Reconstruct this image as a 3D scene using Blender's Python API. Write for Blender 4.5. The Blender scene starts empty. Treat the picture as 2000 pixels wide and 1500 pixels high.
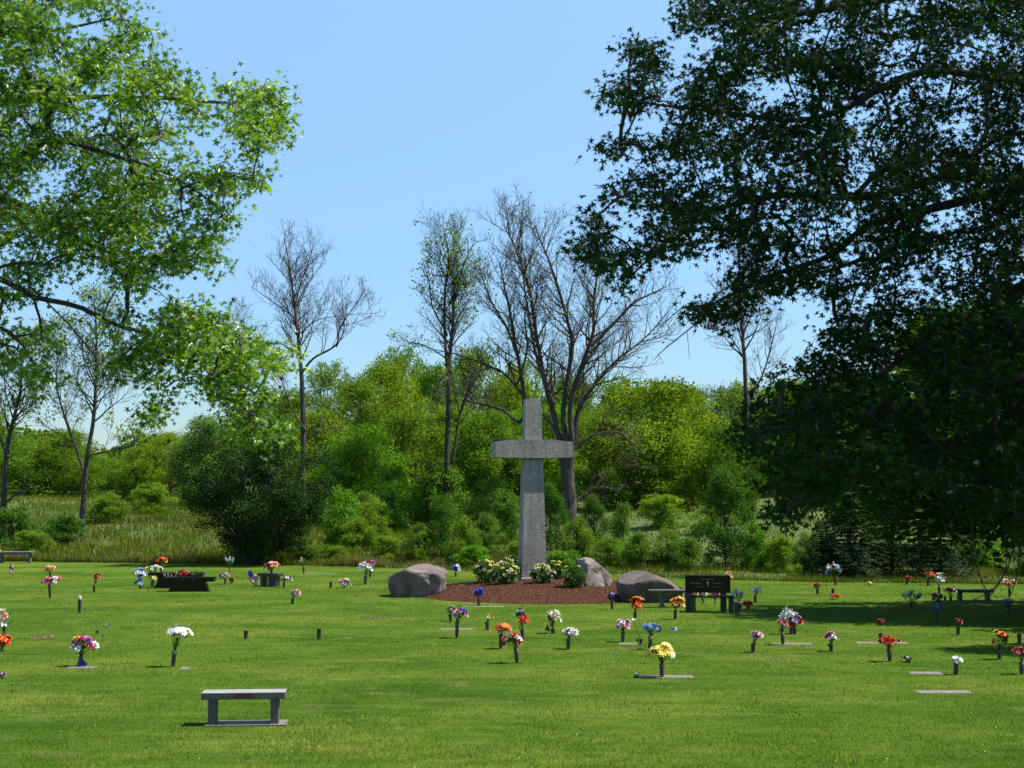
import bpy, math, random
import numpy as np
from mathutils import Vector, noise as mnoise
sc = bpy.context.scene
R = math.radians
# ---------------------------------------------------------------- camera, sky, sun, exposure
H = 3.3; FPX = 2778.0; PITCH = math.atan(219/FPX)
cam = bpy.data.cameras.new('camera'); cam.lens = 50.0; cam.sensor_width = 36.0; cam.clip_start = .1; cam.clip_end = 5000
co = bpy.data.objects.new('camera', cam); sc.collection.objects.link(co)
co.location = (0, 0, H); co.rotation_euler = (math.pi/2 + PITCH, 0, 0)
cam.dof.use_dof = True; cam.dof.focus_distance = 48; cam.dof.aperture_fstop = 4.5
sc.camera = co
SUN_EL, SUN_AZ = R(59), R(2)          # azimuth measured from +X (right) towards +Y (away)
sdir = Vector((math.cos(SUN_EL)*math.cos(SUN_AZ), math.cos(SUN_EL)*math.sin(SUN_AZ), math.sin(SUN_EL)))
w = bpy.data.worlds.new('World'); sc.world = w; w.use_nodes = True
nt = w.node_tree; bg = nt.nodes['Background']
sky = nt.nodes.new('ShaderNodeTexSky'); sky.sky_type = 'NISHITA'; sky.sun_disc = False
sky.sun_elevation = SUN_EL; sky.sun_rotation = math.pi/2 - SUN_AZ
sky.altitude = 300; sky.air_density = 1.25; sky.dust_density = 0.15; sky.ozone_density = 3.2
tcw = nt.nodes.new('ShaderNodeTexCoord'); sxz = nt.nodes.new('ShaderNodeSeparateXYZ'); nt.links.new(tcw.outputs['Generated'], sxz.inputs[0])
rmp = nt.nodes.new('ShaderNodeValToRGB'); nt.links.new(sxz.outputs[2], rmp.inputs[0]); el = rmp.color_ramp.elements   # clear, blue horizon air
el[0].position = 0; el[0].color = (.33, .42, .54, 1); el[1].position = .34; el[1].color = (.82, .88, .89, 1); e_ = el.new(.15); e_.color = (.49, .60, .72, 1)
mxw = nt.nodes.new('ShaderNodeMix'); mxw.data_type = 'RGBA'; mxw.blend_type = 'MULTIPLY'; mxw.inputs[0].default_value = 1
nt.links.new(sky.outputs[0], mxw.inputs[6]); nt.links.new(rmp.outputs[0], mxw.inputs[7]); nt.links.new(mxw.outputs[2], bg.inputs[0]); bg.inputs[1].default_value = 0.12
sl = bpy.data.lights.new('sun', 'SUN'); sl.energy = 5.0; sl.angle = R(.53); sl.color = (1, .95, .86)
so = bpy.data.objects.new('sun', sl); sc.collection.objects.link(so); so.location = (30, 30, 60)
so.rotation_euler = sdir.to_track_quat('Z', 'Y').to_euler()
vs = sc.view_settings; vs.view_transform = 'Standard'; vs.look = 'None'; vs.gamma = 1; vs.exposure = 1.02
sc.cycles.max_bounces = 6; sc.cycles.transparent_max_bounces = 8; sc.cycles.diffuse_bounces = 3
# ---------------------------------------------------------------- helpers
rng = np.random.default_rng(7); random.seed(7)
sp, cp = math.sin(PITCH), math.cos(PITCH)
def ray(px, py):
    a = (px-1000)/FPX; b = (750-py)/FPX
    return np.array([a, cp-b*sp, sp+b*cp])
def gp(px, py, z=0.0):
    d = ray(px, py); t = (z-H)/d[2]; return np.array([0, 0, H]) + d*t
def at(px, py, Y):
    d = ray(px, py); return np.array([0, 0, H]) + d*(Y/d[1])
EDGE = np.array([(-200, 110), (-26.2, 72.8), (-12.5, 69.2), (-7.3, 67.2), (-2.6, 63.6), (4.4, 60.6), (7.2, 57.2), (11, 55.4), (19.3, 53.8), (200, 40)])
def edge_y(x): return np.interp(x, EDGE[:, 0], EDGE[:, 1])
def gz(x, y):
    x = np.asarray(x, float); y = np.asarray(y, float)
    b = np.maximum(y-edge_y(x), 0)
    z = np.where(b < 90, b*.048, 4.32+(b-90)*.01)
    return z + np.minimum(b/10, 1)*.25*np.sin(x*.21+y*.13)
def bed_z(x, y):
    r2 = ((x-1.4)/5.1)**2 + ((y-49.4)/5.4)**2
    return .42*max(0, 1-r2)**1.1 + .02
def V(a): return Vector([float(c) for c in a])
class MB:
    def __init__(s): s.v = []; s.f = {3: [], 4: []}; s.n = 0; s.a = {3: [], 4: []}
    def add(s, v, f, a=None):
        v = np.asarray(v, float); f = np.asarray(f, int); k = f.shape[1]
        s.v.append(v); s.f[k].append(f+s.n); s.n += len(v)
        s.a[k].append(np.full(len(f), .5) if a is None else np.broadcast_to(a, (len(f),)))
    def mesh(s, name, mat, smooth=False):
        me = bpy.data.meshes.new(name)
        if not s.v: return me
        v = np.concatenate(s.v); me.vertices.add(len(v)); me.vertices.foreach_set('co', v.astype(np.float32).ravel())
        ls = []; tot = []; av = []
        for k in (3, 4):
            if s.f[k]:
                f = np.concatenate(s.f[k]); ls.append(f.ravel()); tot.append(np.full(len(f), k)); av.append(np.concatenate(s.a[k]))
        ls = np.concatenate(ls); tot = np.concatenate(tot); av = np.concatenate(av)
        me.loops.add(len(ls)); me.loops.foreach_set('vertex_index', ls.astype(np.int32))
        me.polygons.add(len(tot)); st = np.concatenate([[0], np.cumsum(tot)[:-1]])
        me.polygons.foreach_set('loop_start', st.astype(np.int32))
        me.polygons.foreach_set('loop_total', tot.astype(np.int32))
        me.polygons.foreach_set('use_smooth', np.full(len(tot), smooth))
        at_ = me.attributes.new('v', 'FLOAT', 'FACE'); at_.data.foreach_set('value', av.astype(np.float32))
        me.materials.append(mat); me.update(calc_edges=True); me.validate()
        return me
def link(name, me, parent=None, loc=(0, 0, 0), rot=(0, 0, 0), scale=(1, 1, 1)):
    o = bpy.data.objects.new(name, me); sc.collection.objects.link(o)
    o.location = [float(c) for c in loc]; o.rotation_euler = [float(c) for c in rot]; o.scale = [float(c) for c in scale]
    if parent: o.parent = parent
    return o
def tag(o, label=None, cat=None, group=None, kind=None):
    if label: o['label'] = label
    if cat: o['category'] = cat
    if group: o['group'] = group
    if kind: o['kind'] = kind
    return o
def thing(name, loc, label, cat, group=None, rz=0):
    return tag(link(name, None, None, loc, (0, 0, rz)), label, cat, group)
def tube(mb, pts, rad, n=5, a=None, cap=False):
    P = np.asarray(pts, float); m = len(P); rad = np.broadcast_to(rad, (m,))
    T = np.gradient(P, axis=0); T /= np.linalg.norm(T, axis=1)[:, None]+1e-9
    ref = np.array([0, 0, 1.]) if abs(T[0][2]) < .8 else np.array([1., 0, 0])
    U = np.cross(T, ref); U /= np.linalg.norm(U, axis=1)[:, None]+1e-9; W = np.cross(T, U)
    th = np.arange(n)*2*math.pi/n
    v = P[:, None]+rad[:, None, None]*(np.cos(th)[None, :, None]*U[:, None]+np.sin(th)[None, :, None]*W[:, None])
    i = np.arange(m-1)[:, None]*n; j = np.arange(n)[None]; k = (np.arange(n)+1)[None] % n
    f = np.stack([i+j, i+k, i+n+k, i+n+j], -1).reshape(-1, 4)
    vv = v.reshape(-1, 3)
    mb.add(vv, f, a)
    if cap:
        c = np.array([P[-1]]); ring = v[-1]
        mb.add(np.vstack([ring, c]), [[q, (q+1) % n, n] for q in range(n)], a)
        ring = v[0]; mb.add(np.vstack([ring, [P[0]]]), [[(q+1) % n, q, n] for q in range(n)], a)
def box(mb, x0, x1, y0, y1, z0, z1, a=None):
    v = [(x0, y0, z0), (x1, y0, z0), (x1, y1, z0), (x0, y1, z0), (x0, y0, z1), (x1, y0, z1), (x1, y1, z1), (x0, y1, z1)]
    mb.add(v, [[0, 3, 2, 1], [4, 5, 6, 7], [0, 1, 5, 4], [1, 2, 6, 5], [2, 3, 7, 6], [3, 0, 4, 7]], a)
def bevel(o, w=.008, seg=2):
    b = o.modifiers.new('bevel', 'BEVEL'); b.width = w; b.segments = seg; b.limit_method = 'ANGLE'; return o
def lathe(mb, prof, n=14, c=(0, 0, 0), a=None):
    th = np.arange(n)*2*math.pi/n; m = len(prof)
    v = np.array([[(c[0]+r*math.cos(t), c[1]+r*math.sin(t), c[2]+z) for t in th] for r, z in prof]).reshape(-1, 3)
    f = [[i*n+j, i*n+(j+1) % n, (i+1)*n+(j+1) % n, (i+1)*n+j] for i in range(m-1) for j in range(n)]
    mb.add(v, f, a)
# ---- leaf templates: x = across, y = towards tip
def kite(wd=.32): return np.array([(0, 0, 0), (wd, .45, .05), (0, 1, 0), (-wd, .45, .05)], float), np.array([[0, 1, 2, 3]])
def star5():
    v = [(0, .05, 0)]; f = []
    ang = [0, 52, -52, 108, -108]; ln = [1, .92, .92, .66, .66]
    for a_, l in zip(ang, ln):
        a_ = R(a_); i = len(v)
        for da, rr in ((-.52, .34), (0, l), (.52, .34)):
            v.append((math.sin(a_+da)*rr, .05+math.cos(a_+da)*rr, -.10*rr*rr if rr > .5 else .03))
        f.append([0, i, i+1, i+2])
    return np.array(v, float)*.62, np.array(f)
KITE = kite(); STAR = star5(); THIN = kite(.16); OVAL = kite(.42)
def leaves(mb, C, size, tip, nor, tmpl, val=None):
    C = np.asarray(C, float); n = len(C); tv, tf = tmpl
    t = tip/(np.linalg.norm(tip, axis=1)[:, None]+1e-9)
    u = np.cross(t, nor); u /= np.linalg.norm(u, axis=1)[:, None]+1e-9
    nn = np.cross(u, t)
    s = np.broadcast_to(size, (n,))
    v = C[:, None]+s[:, None, None]*(tv[None, :, 0:1]*u[:, None]+tv[None, :, 1:2]*t[:, None]+tv[None, :, 2:3]*nn[:, None])
    f = tf[None]+(np.arange(n)*len(tv))[:, None, None]
    a = rng.random(n) if val is None else val
    mb.add(v.reshape(-1, 3), f.reshape(-1, tf.shape[1]), np.repeat(a, len(tf)))
def rdir(n, z=0.0):
    d = rng.normal(size=(n, 3)); d[:, 2] += z; return d/(np.linalg.norm(d, axis=1)[:, None]+1e-9)
# ---------------------------------------------------------------- materials
def newmat(name):
    m = bpy.data.materials.new(name); m.use_nodes = True; n = m.node_tree; return m, n, n.nodes['Principled BSDF']
def ramp(n, src, stops):
    r = n.nodes.new('ShaderNodeValToRGB'); e = r.color_ramp.elements
    while len(e) < len(stops): e.new(.5)
    for k, (p, c) in enumerate(stops): e[k].position = p; e[k].color = (*c, 1)
    n.links.new(src, r.inputs[0]); return r.outputs[0]
def noise(n, scale, detail=4, rough=.55, vec=None, dist=0):
    t = n.nodes.new('ShaderNodeTexNoise'); t.inputs['Scale'].default_value = scale; t.inputs['Detail'].default_value = detail
    t.inputs['Roughness'].default_value = rough; t.inputs['Distortion'].default_value = dist
    if vec is None:
        tc = n.nodes.new('ShaderNodeTexCoord'); vec = tc.outputs['Object']
    n.links.new(vec, t.inputs['Vector']); return t.outputs['Fac']
def mix(n, a, b, f, mode='MIX'):
    m = n.nodes.new('ShaderNodeMix'); m.data_type = 'RGBA'; m.blend_type = mode
    for s, x in ((m.inputs[0], f), (m.inputs[6], a), (m.inputs[7], b)):
        if isinstance(x, (int, float)): s.default_value = x
        elif isinstance(x, tuple): s.default_value = (*x, 1)
        else: n.links.new(x, s)
    return m.outputs[2]
def bump(n, bs, h, strength, dist=.02):
    b = n.nodes.new('ShaderNodeBump'); b.inputs['Strength'].default_value = strength; b.inputs['Distance'].default_value = dist
    n.links.new(h, b.inputs['Height']); n.links.new(b.outputs[0], bs.inputs['Normal'])
def attr(n, name='v'):
    a = n.nodes.new('ShaderNodeAttribute'); a.attribute_name = name; return a.outputs['Fac']
def leafmat(name, cols, trans=.35, rough=.5, objtint=False, nscale=.5, spec=.3, tgain=(1.25, 1.35, .5)):
    m, n, b = newmat(name)
    c = ramp(n, attr(n), [(i/(len(cols)-1), x) for i, x in enumerate(cols)])
    nz = noise(n, nscale, 2)
    c = mix(n, c, ramp(n, nz, [(.3, (.72, .76, .7)), (.7, (1.25, 1.22, 1.15))]), 1.0, 'MULTIPLY')
    if objtint:
        oi = n.nodes.new('ShaderNodeObjectInfo'); c = mix(n, c, oi.outputs['Color'], 1.0, 'MULTIPLY')
    n.links.new(c, b.inputs['Base Color']); b.inputs['Roughness'].default_value = rough
    b.inputs['Specular IOR Level'].default_value = spec
    t = n.nodes.new('ShaderNodeBsdfTranslucent'); n.links.new(mix(n, c, tgain, 1.0, 'MULTIPLY'), t.inputs[0])
    ms = n.nodes.new('ShaderNodeMixShader'); ms.inputs[0].default_value = trans
    n.links.new(b.outputs[0], ms.inputs[1]); n.links.new(t.outputs[0], ms.inputs[2])
    n.links.new(ms.outputs[0], n.nodes['Material Output'].inputs[0]); return m
def flatmat(name, col, rough=.6, nscale=None, amt=.25, spec=.5):
    m, n, b = newmat(name)
    if nscale:
        f = noise(n, nscale, 5)
        lo = tuple(c*(1-amt) for c in col); hi = tuple(min(1, c*(1+amt)) for c in col)
        n.links.new(ramp(n, f, [(.3, lo), (.7, hi)]), b.inputs['Base Color']); bump(n, b, f, .3, .01)
    else: b.inputs['Base Color'].default_value = (*col, 1)
    b.inputs['Roughness'].default_value = rough; b.inputs['Specular IOR Level'].default_value = spec; return m
M = {}
M['oakleaf_l'] = leafmat('sweetgum_leaf_sunlit', [(.030, .085, .004), (.11, .22, .007), (.27, .38, .018)], .43, .34, nscale=2.2, spec=.45)  # left tree: sunlight painted into a brighter leaf colour
M['oakleaf_r'] = leafmat('sweetgum_leaf_shaded', [(.007, .022, .004), (.015, .046, .006), (.026, .068, .009)], .22, .6, nscale=1.0, spec=.10)  # right tree, same species: its shade side painted into a near-black leaf colour
M['wood_leaf'] = leafmat('woodland_leaf', [(.078, .13, .016), (.135, .205, .024), (.20, .27, .036)], .5, .8, True, .25, spec=.08)
M['shrub_leaf'] = leafmat('shrub_leaf', [(.05, .11, .012), (.105, .19, .018), (.19, .27, .030)], .42, .6, True, 1.2, spec=.15)
M['dark_leaf'] = leafmat('evergreen_leaf', [(.012, .030, .008), (.025, .055, .013), (.05, .085, .02)], .12, .75, True, .8, spec=.1)
M['rose_leaf'] = leafmat('rose_leaf', [(.03, .08, .015), (.06, .13, .02), (.10, .18, .03)], .25, .4, nscale=6)
M['stem_leaf'] = leafmat('bouquet_greenery', [(.015, .06, .015), (.03, .10, .02), (.06, .14, .04)], .15, .5, nscale=10)
def bark(name, c0, c1, sc_=3):
    m, n, b = newmat(name); tc = n.nodes.new('ShaderNodeTexCoord'); mp = n.nodes.new('ShaderNodeMapping')
    mp.inputs['Scale'].default_value = (sc_*4, sc_*4, sc_*.8); n.links.new(tc.outputs['Object'], mp.inputs[0])
    f = noise(n, 1.6, 5, .65, mp.outputs[0]); n.links.new(ramp(n, f, [(.3, c0), (.7, c1)]), b.inputs['Base Color'])
    b.inputs['Roughness'].default_value = .9; bump(n, b, f, .7, .03); return m
M['bark_dark'] = bark('dark_bark', (.018, .014, .011), (.06, .05, .042))
M['bark_grey'] = bark('weathered_grey_bark', (.022, .017, .013), (.072, .058, .046), 1.2)
M['bark_brown'] = bark('brown_bark', (.022, .017, .013), (.07, .055, .043), 1.5)
# lawn
m, n, b = newmat('lawn_turf'); M['lawn'] = m
tc = n.nodes.new('ShaderNodeTexCoord'); mp = n.nodes.new('ShaderNodeMapping'); mp.inputs['Scale'].default_value = (.55, 1.0, 1); n.links.new(tc.outputs['Object'], mp.inputs[0])
n1 = noise(n, .35, 4, .6, mp.outputs[0]); n2 = noise(n, 2.4, 5, .7, mp.outputs[0]); n3 = noise(n, 24, 4, .8); n4 = noise(n, .9, 3, .6, mp.outputs[0], 1.2)
c = ramp(n, n1, [(.32, (.034, .080, .008)), (.5, (.058, .110, .011)), (.68, (.098, .136, .020))])
c = mix(n, c, ramp(n, n2, [(.3, (.62, .70, .6)), (.68, (1.32, 1.2, 1.2))]), 1.0, 'MULTIPLY')
c = mix(n, c, ramp(n, n3, [(.32, (.45, .5, .45)), (.66, (1.5, 1.42, 1.35))]), 1.0, 'MULTIPLY')
c = mix(n, c, (.16, .145, .05), ramp(n, n4, [(.57, (0, 0, 0)), (.80, (.7, .7, .7))]))
n.links.new(c, b.inputs['Base Color']); b.inputs['Roughness'].default_value = .95; b.inputs['Specular IOR Level'].default_value = .02
bump(n, b, n3, .8, .05)
M['lawn_blade'] = leafmat('lawn_grass_blade', [(.034, .086, .007), (.056, .118, .009), (.095, .150, .015), (.23, .21, .09)], .3, .8, nscale=.35, spec=.04, tgain=(1.2, 1.25, .5))
m, n, b = newmat('meadow_ground'); M['meadow'] = m
n1 = noise(n, .12, 5, .6); n2 = noise(n, 1.8, 6, .75)
c = ramp(n, n1, [(.35, (.06, .10, .014)), (.55, (.10, .135, .025)), (.7, (.15, .15, .055))])
c = mix(n, c, ramp(n, n2, [(.3, (.5, .55, .5)), (.7, (1.45, 1.4, 1.3))]), 1.0, 'MULTIPLY')
n.links.new(c, b.inputs['Base Color']); b.inputs['Roughness'].default_value = .95; bump(n, b, n2, 1, .3)
M['meadow_blade'] = leafmat('tall_grass_blade', [(.055, .105, .007), (.098, .148, .010), (.145, .165, .022), (.20, .165, .060), (.27, .215, .095)], .35, .9, nscale=.25, spec=.02, tgain=(1.15, 1.15, .5))
def granite(name, dark, mid, light, scale=45, bs=.6, rough=.85):
    m, n, b = newmat(name); f = noise(n, scale, 3, .75); g = noise(n, 1.3, 4)
    c = ramp(n, f, [(.36, dark), (.5, mid), (.62, light)])
    c = mix(n, c, ramp(n, g, [(.3, (.80, .79, .76)), (.7, (1.12, 1.12, 1.12))]), 1.0, 'MULTIPLY')
    if bs > .5:
        tc = n.nodes.new('ShaderNodeTexCoord'); mp = n.nodes.new('ShaderNodeMapping'); mp.inputs['Scale'].default_value = (5, 5, .5); n.links.new(tc.outputs['Object'], mp.inputs[0])
        c = mix(n, c, ramp(n, noise(n, 1.0, 4, .6, mp.outputs[0]), [(.35, (.78, .77, .74)), (.6, (1.05, 1.05, 1.05))]), 1.0, 'MULTIPLY')
    n.links.new(c, b.inputs['Base Color']); b.inputs['Roughness'].default_value = rough; bump(n, b, f, bs, .02); return m
M['cross'] = granite('rock_pitched_granite', (.10, .095, .085), (.235, .222, .195), (.42, .395, .35), 36, 1.0)
M['footing'] = flatmat('pale_concrete', (.36, .31, .25), .85, 6, .12)
M['bench'] = granite('grey_granite', (.035, .033, .03), (.075, .073, .066), (.13, .125, .115), 90, .1, .6)
M['bench_top'] = granite('polished_granite_top_sunlit', (.20, .19, .175), (.27, .26, .24), (.35, .34, .31), 90, .05, .35)  # same granite made paler: sunlight on the seat top painted into its colour
M['black'] = flatmat('polished_black_granite', (.006, .006, .008), .10, None, spec=.35)
M['black_rough'] = flatmat('black_granite', (.022, .022, .024), .45, 60, .4)
M['plaque'] = flatmat('maroon_plaque', (.07, .018, .015), .5, 30, .3)
M['etch'] = flatmat('etched_lettering', (.42, .42, .40), .8)
M['marker'] = flatmat('flat_marker_granite', (.125, .11, .092), .8, 25, .3)
M['bronze'] = flatmat('dark_bronze', (.055, .038, .030), .5, 14, .4)
M['bronze_in'] = flatmat('vase_rim', (.16, .11, .085), .5)
M['soil'] = flatmat('bare_soil', (.20, .15, .075), .95, 12, .35)
def rock(name, stops, sc_):
    m, n, b = newmat(name); f = noise(n, sc_, 7, .62, None, .4); g = noise(n, sc_*7, 4, .7)
    c = ramp(n, f, stops); c = mix(n, c, ramp(n, g, [(.3, (.72, .72, .72)), (.7, (1.2, 1.2, 1.2))]), 1.0, 'MULTIPLY')
    n.links.new(c, b.inputs['Base Color']); b.inputs['Roughness'].default_value = .9
    h = n.nodes.new('ShaderNodeMath'); h.operation = 'ADD'; n.links.new(f, h.inputs[0]); 
    h2 = n.nodes.new('ShaderNodeMath'); h2.operation = 'MULTIPLY'; h2.inputs[1].default_value = .35; n.links.new(g, h2.inputs[0]); n.links.new(h2.outputs[0], h.inputs[1])
    bump(n, b, h.outputs[0], .9, .12); return m
M['rock_pink'] = rock('pinkish_fieldstone', [(.3, (.058, .040, .034)), (.5, (.135, .102, .088)), (.7, (.22, .178, .158))], 1.6)
M['rock_brown'] = rock('brown_fieldstone', [(.3, (.042, .029, .024)), (.5, (.088, .065, .054)), (.7, (.14, .108, .092))], 1.5)
M['rock_mottled'] = rock('mottled_rock', [(.35, (.07, .04, .032)), (.5, (.16, .125, .105)), (.62, (.26, .225, .20))], 2.2)
m, n, b = newmat('shredded_mulch'); M['mulch'] = m
f = noise(n, 16, 5, .8); n.links.new(ramp(n, f, [(.3, (.022, .008, .003)), (.55, (.074, .031, .015)), (.75, (.135, .062, .032))]), b.inputs['Base Color']); b.inputs['Specular IOR Level'].default_value = .05
b.inputs['Roughness'].default_value = .95; bump(n, b, f, 1, .06)
m, n, b = newmat('mulch_chip'); M['chip'] = m
n.links.new(ramp(n, attr(n), [(0, (.025, .011, .006)), (.6, (.10, .036, .014)), (1, (.21, .10, .05))]), b.inputs['Base Color']); b.inputs['Roughness'].default_value = .9
COL = dict(white=(.80, .79, .76), cream=(.80, .74, .52), yellow=(.80, .58, .06), lemon=(.82, .74, .20), orange=(.80, .24, .03), red=(.62, .025, .025), scarlet=(.75, .06, .02),
           darkred=(.30, .012, .02), pink=(.78, .22, .34), hotpink=(.72, .05, .20), palepink=(.80, .50, .56), magenta=(.50, .03, .22), purple=(.20, .05, .34), lilac=(.50, .34, .62),
           blue=(.03, .06, .50), skyblue=(.32, .48, .80), slate=(.22, .28, .50), peach=(.80, .46, .30), tan=(.48, .34, .22), mauve=(.42, .26, .32), grey=(.5, .5, .52), brown=(.10, .05, .03), green=(.04, .16, .05), cyan=(.03, .30, .62))
def cmat(c):
    k = 'petal_'+c
    if k not in M:
        m, n, b = newmat(k); col = COL[c]
        n.links.new(ramp(n, attr(n), [(0, tuple(x*.5 for x in col)), (1, tuple(min(.8, x*.85+.01) for x in col))]), b.inputs['Base Color'])
        b.inputs['Roughness'].default_value = .6; b.inputs['Specular IOR Level'].default_value = .2; M[k] = m
    return M[k]
# ---------------------------------------------------------------- the ground
def sheet(name, xs, ys, zf, mat):
    X, Y = np.meshgrid(xs, ys); Z = zf(X, Y); nx, ny = len(xs), len(ys)
    v = np.stack([X, Y, Z], -1).reshape(-1, 3); i = np.arange(ny-1)[:, None]*nx; j = np.arange(nx-1)[None]
    f = np.stack([i+j, i+j+1, i+nx+j+1, i+nx+j], -1).reshape(-1, 4)
    mb = MB(); mb.add(v, f); return tag(link(name, mb.mesh(name, mat, True)), kind='structure')
xs = np.unique(np.concatenate([np.linspace(-2500, -200, 20), np.linspace(-200, 200, 160), np.linspace(200, 2500, 20)]))
ys = np.unique(np.concatenate([np.linspace(30, 200, 120), np.linspace(200, 3000, 40)]))
sheet('meadow', xs, ys, lambda x, y: gz(x, y)-.06+np.where(y > edge_y(x), .05*np.minimum(y-edge_y(x), 1), 0), M['meadow'])
xs = np.linspace(-120, 120, 161); ts = np.linspace(0, 1, 120)
mb = MB(); X, T = np.meshgrid(xs, ts); wig = .25*np.sin(xs*.9)+.18*np.sin(xs*2.3+1)
Y = -40+(edge_y(X)+wig[None]+40)*T; Z = 0*X
i = np.arange(len(ts)-1)[:, None]*len(xs); j = np.arange(len(xs)-1)[None]
mb.add(np.stack([X, Y, Z], -1).reshape(-1, 3), np.stack([i+j, i+j+1, i+len(xs)+j+1, i+len(xs)+j], -1).reshape(-1, 4))
tag(link('lawn', mb.mesh('lawn', M['lawn'], True)), kind='structure')
# mulch bed: a low mound of shredded bark
mb = MB(); nr, na = 22, 90
ring = [[(1.4+5.1*(1+.03*math.sin(a*5)+.02*math.sin(a*11+1))*r*math.cos(a), 49.4+5.4*(1+.03*math.sin(a*4+2))*r*math.sin(a)) for a in np.arange(na)*2*math.pi/na] for r in np.linspace(.02, 1, nr)]
v = [(x, y, bed_z(x, y)+.02*mnoise.noise(Vector((x*3, y*3, 0))) if k < nr-1 else .004) for k, r_ in enumerate(ring) for x, y in r_]
mb.add(v, [[k*na+q, k*na+(q+1) % na, (k+1)*na+(q+1) % na, (k+1)*na+q] for k in range(nr-1) for q in range(na)])
tag(link('mulch_bed', mb.mesh('mulch_bed', M['mulch'], True)), kind='structure')
mb = MB(); C = []
while len(C) < 14000:
    x, y = random.uniform(-3.9, 6.7), random.uniform(43.9, 51)
    r2 = ((x-1.4)/5.1)**2+((y-49.4)/5.4)**2
    if r2 < 1.05 and random.random() < 1.6-r2*.9: C.append((x, y, bed_z(x, y)+.005))
n_ = len(C); d = rdir(n_); d[:, 2] *= .35
leaves(mb, C, rng.uniform(.03, .09, n_), d, rdir(n_, 1.5), THIN)
tag(link('mulch_chips', mb.mesh('mulch_chips', M['chip'])), kind='stuff')
# ---------------------------------------------------------------- cross, footing, rocks
CY = 50.0; cb = at(1039.5, 1131, CY); cz = bed_z(cb[0], CY)
cross = thing('cross', (cb[0], CY, cz-.05), 'tall grey granite cross with a tapering shaft rising from the mulch bed', 'cross', rz=R(9.5))
s_ = FPX/CY
def frustum(mb, z0, z1, w0, w1, n=26, nx=9):
    # rock-pitched column: subdivided faces, slightly uneven
    zs = np.linspace(z0, z1, n)
    for side in range(4):
        g = []
        for z in zs:
            h = (w0+(w1-w0)*(z-z0)/(z1-z0))/2
            for t in np.linspace(-1, 1, nx):
                p = [(t*h, -h), (h, t*h), (-t*h, h), (-h, -t*h)][side]
                k = .008*mnoise.noise(Vector((p[0]*21, p[1]*21, z*21))) if abs(t) == 1 else 0
                o_ = [(0, -1), (1, 0), (0, 1), (-1, 0)][side]
                g.append((p[0]+o_[0]*k, p[1]+o_[1]*k, z))
        mb.add(g, [[i*nx+j, i*nx+j+1, (i+1)*nx+j+1, (i+1)*nx+j] for i in range(n-1) for j in range(nx-1)])
    h = w1/2; mb.add([(-h, -h, z1), (h, -h, z1), (h, h, z1), (-h, h, z1)], [[0, 1, 2, 3]])
HT = (1122-776)/s_+.1; WB, WT = 49.5/s_, 30/s_
mb = MB(); frustum(mb, .12, HT, WB, WT, 110); link('shaft', mb.mesh('shaft', M['cross']), cross)
# crossbar: arched top, slightly proud of the shaft
zc = HT-(874-776)/s_; hw = 76.5/s_; dd = .46; n = 48; mb = MB(); nyv = 10
top = lambda t: zc+(18.5-4.5*t*t)/s_; bot = lambda t: zc-(17.5-2.0*t*t)/s_
tt = np.linspace(-1, 1, n)
def jit(x, y, z): return 0
for yy in (-dd, dd):
    g = [(t*hw, yy+(jit(t*hw, yy, bot(t)+(top(t)-bot(t))*u) if 0 < u < 1 else 0), bot(t)+(top(t)-bot(t))*u) for t in tt for u in np.linspace(0, 1, nyv)]
    mb.add(g, [[i*nyv+j, (i+1)*nyv+j, (i+1)*nyv+j+1, i*nyv+j+1] for i in range(n-1) for j in range(nyv-1)])
for fn in (top, bot):
    g = [(t*hw, y, fn(t)) for t in tt for y in (-dd, dd)]; mb.add(g, [[2*i, 2*i+1, 2*i+3, 2*i+2] for i in range(n-1)])
for t in (-1, 1): mb.add([(t*hw, -dd, bot(t)), (t*hw, dd, bot(t)), (t*hw, dd, top(t)), (t*hw, -dd, top(t))], [[0, 1, 2, 3]])
link('crossbar', mb.mesh('crossbar', M['cross']), cross)
mb = MB(); box(mb, -WB/2-.03, WB/2+.03, -WB/2-.03, WB/2+.03, -.2, .115); bevel(link('footing', mb.mesh('footing', M['footing']), cross), .02)
def boulder(px, py_base, w, h, depth, mat, label, seed, rz=0, cuts=(), Y=None, tilt=0, shape=None, lumps=.16):
    import bmesh
    p = gp(px, py_base) if Y is None else at(px, py_base, Y); s = FPX/p[1]
    W, Hh = w/s/2, h/s
    bm = bmesh.new(); bmesh.ops.create_icosphere(bm, subdivisions=5, radius=1)
    for v in bm.verts:
        c = v.co.copy()
        k = 1+lumps*mnoise.fractal(c*1.1+Vector((seed, 0, 0)), 1, 2, 3)+.05*mnoise.fractal(c*4+Vector((seed, 3, 0)), 1, 2, 4)
        c = Vector([math.copysign(abs(q)**.72, q) for q in c])*k
        for nrm, dst in cuts:
            nv = Vector(nrm).normalized(); e = c.dot(nv)-dst
            if e > 0: c -= nv*e*.88
        v.co = c
    zs = [v.co.z for v in bm.verts]; xs_ = [v.co.x for v in bm.verts]; zb = max(zs); 
    for v in bm.verts:
        q = v.co; zz = (q.z+.55)/(zb+.55)
        x = q.x/max(abs(min(xs_)), max(xs_)); y = q.y
        if shape: x, y, zz = shape(x, y, zz)
        v.co = Vector((x*W, y*depth/2, zz*Hh))
    me = bpy.data.meshes.new('boulder'); bm.to_mesh(me); bm.free(); me.materials.append(mat)
    for f_ in me.polygons: f_.use_smooth = True
    o = link('boulder', me, None, (p[0], p[1]+depth*.42, p[2]-.03), (0, 0, R(rz)))
    return tag(o, label, 'boulder', 'rocks around the mulch bed')
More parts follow.
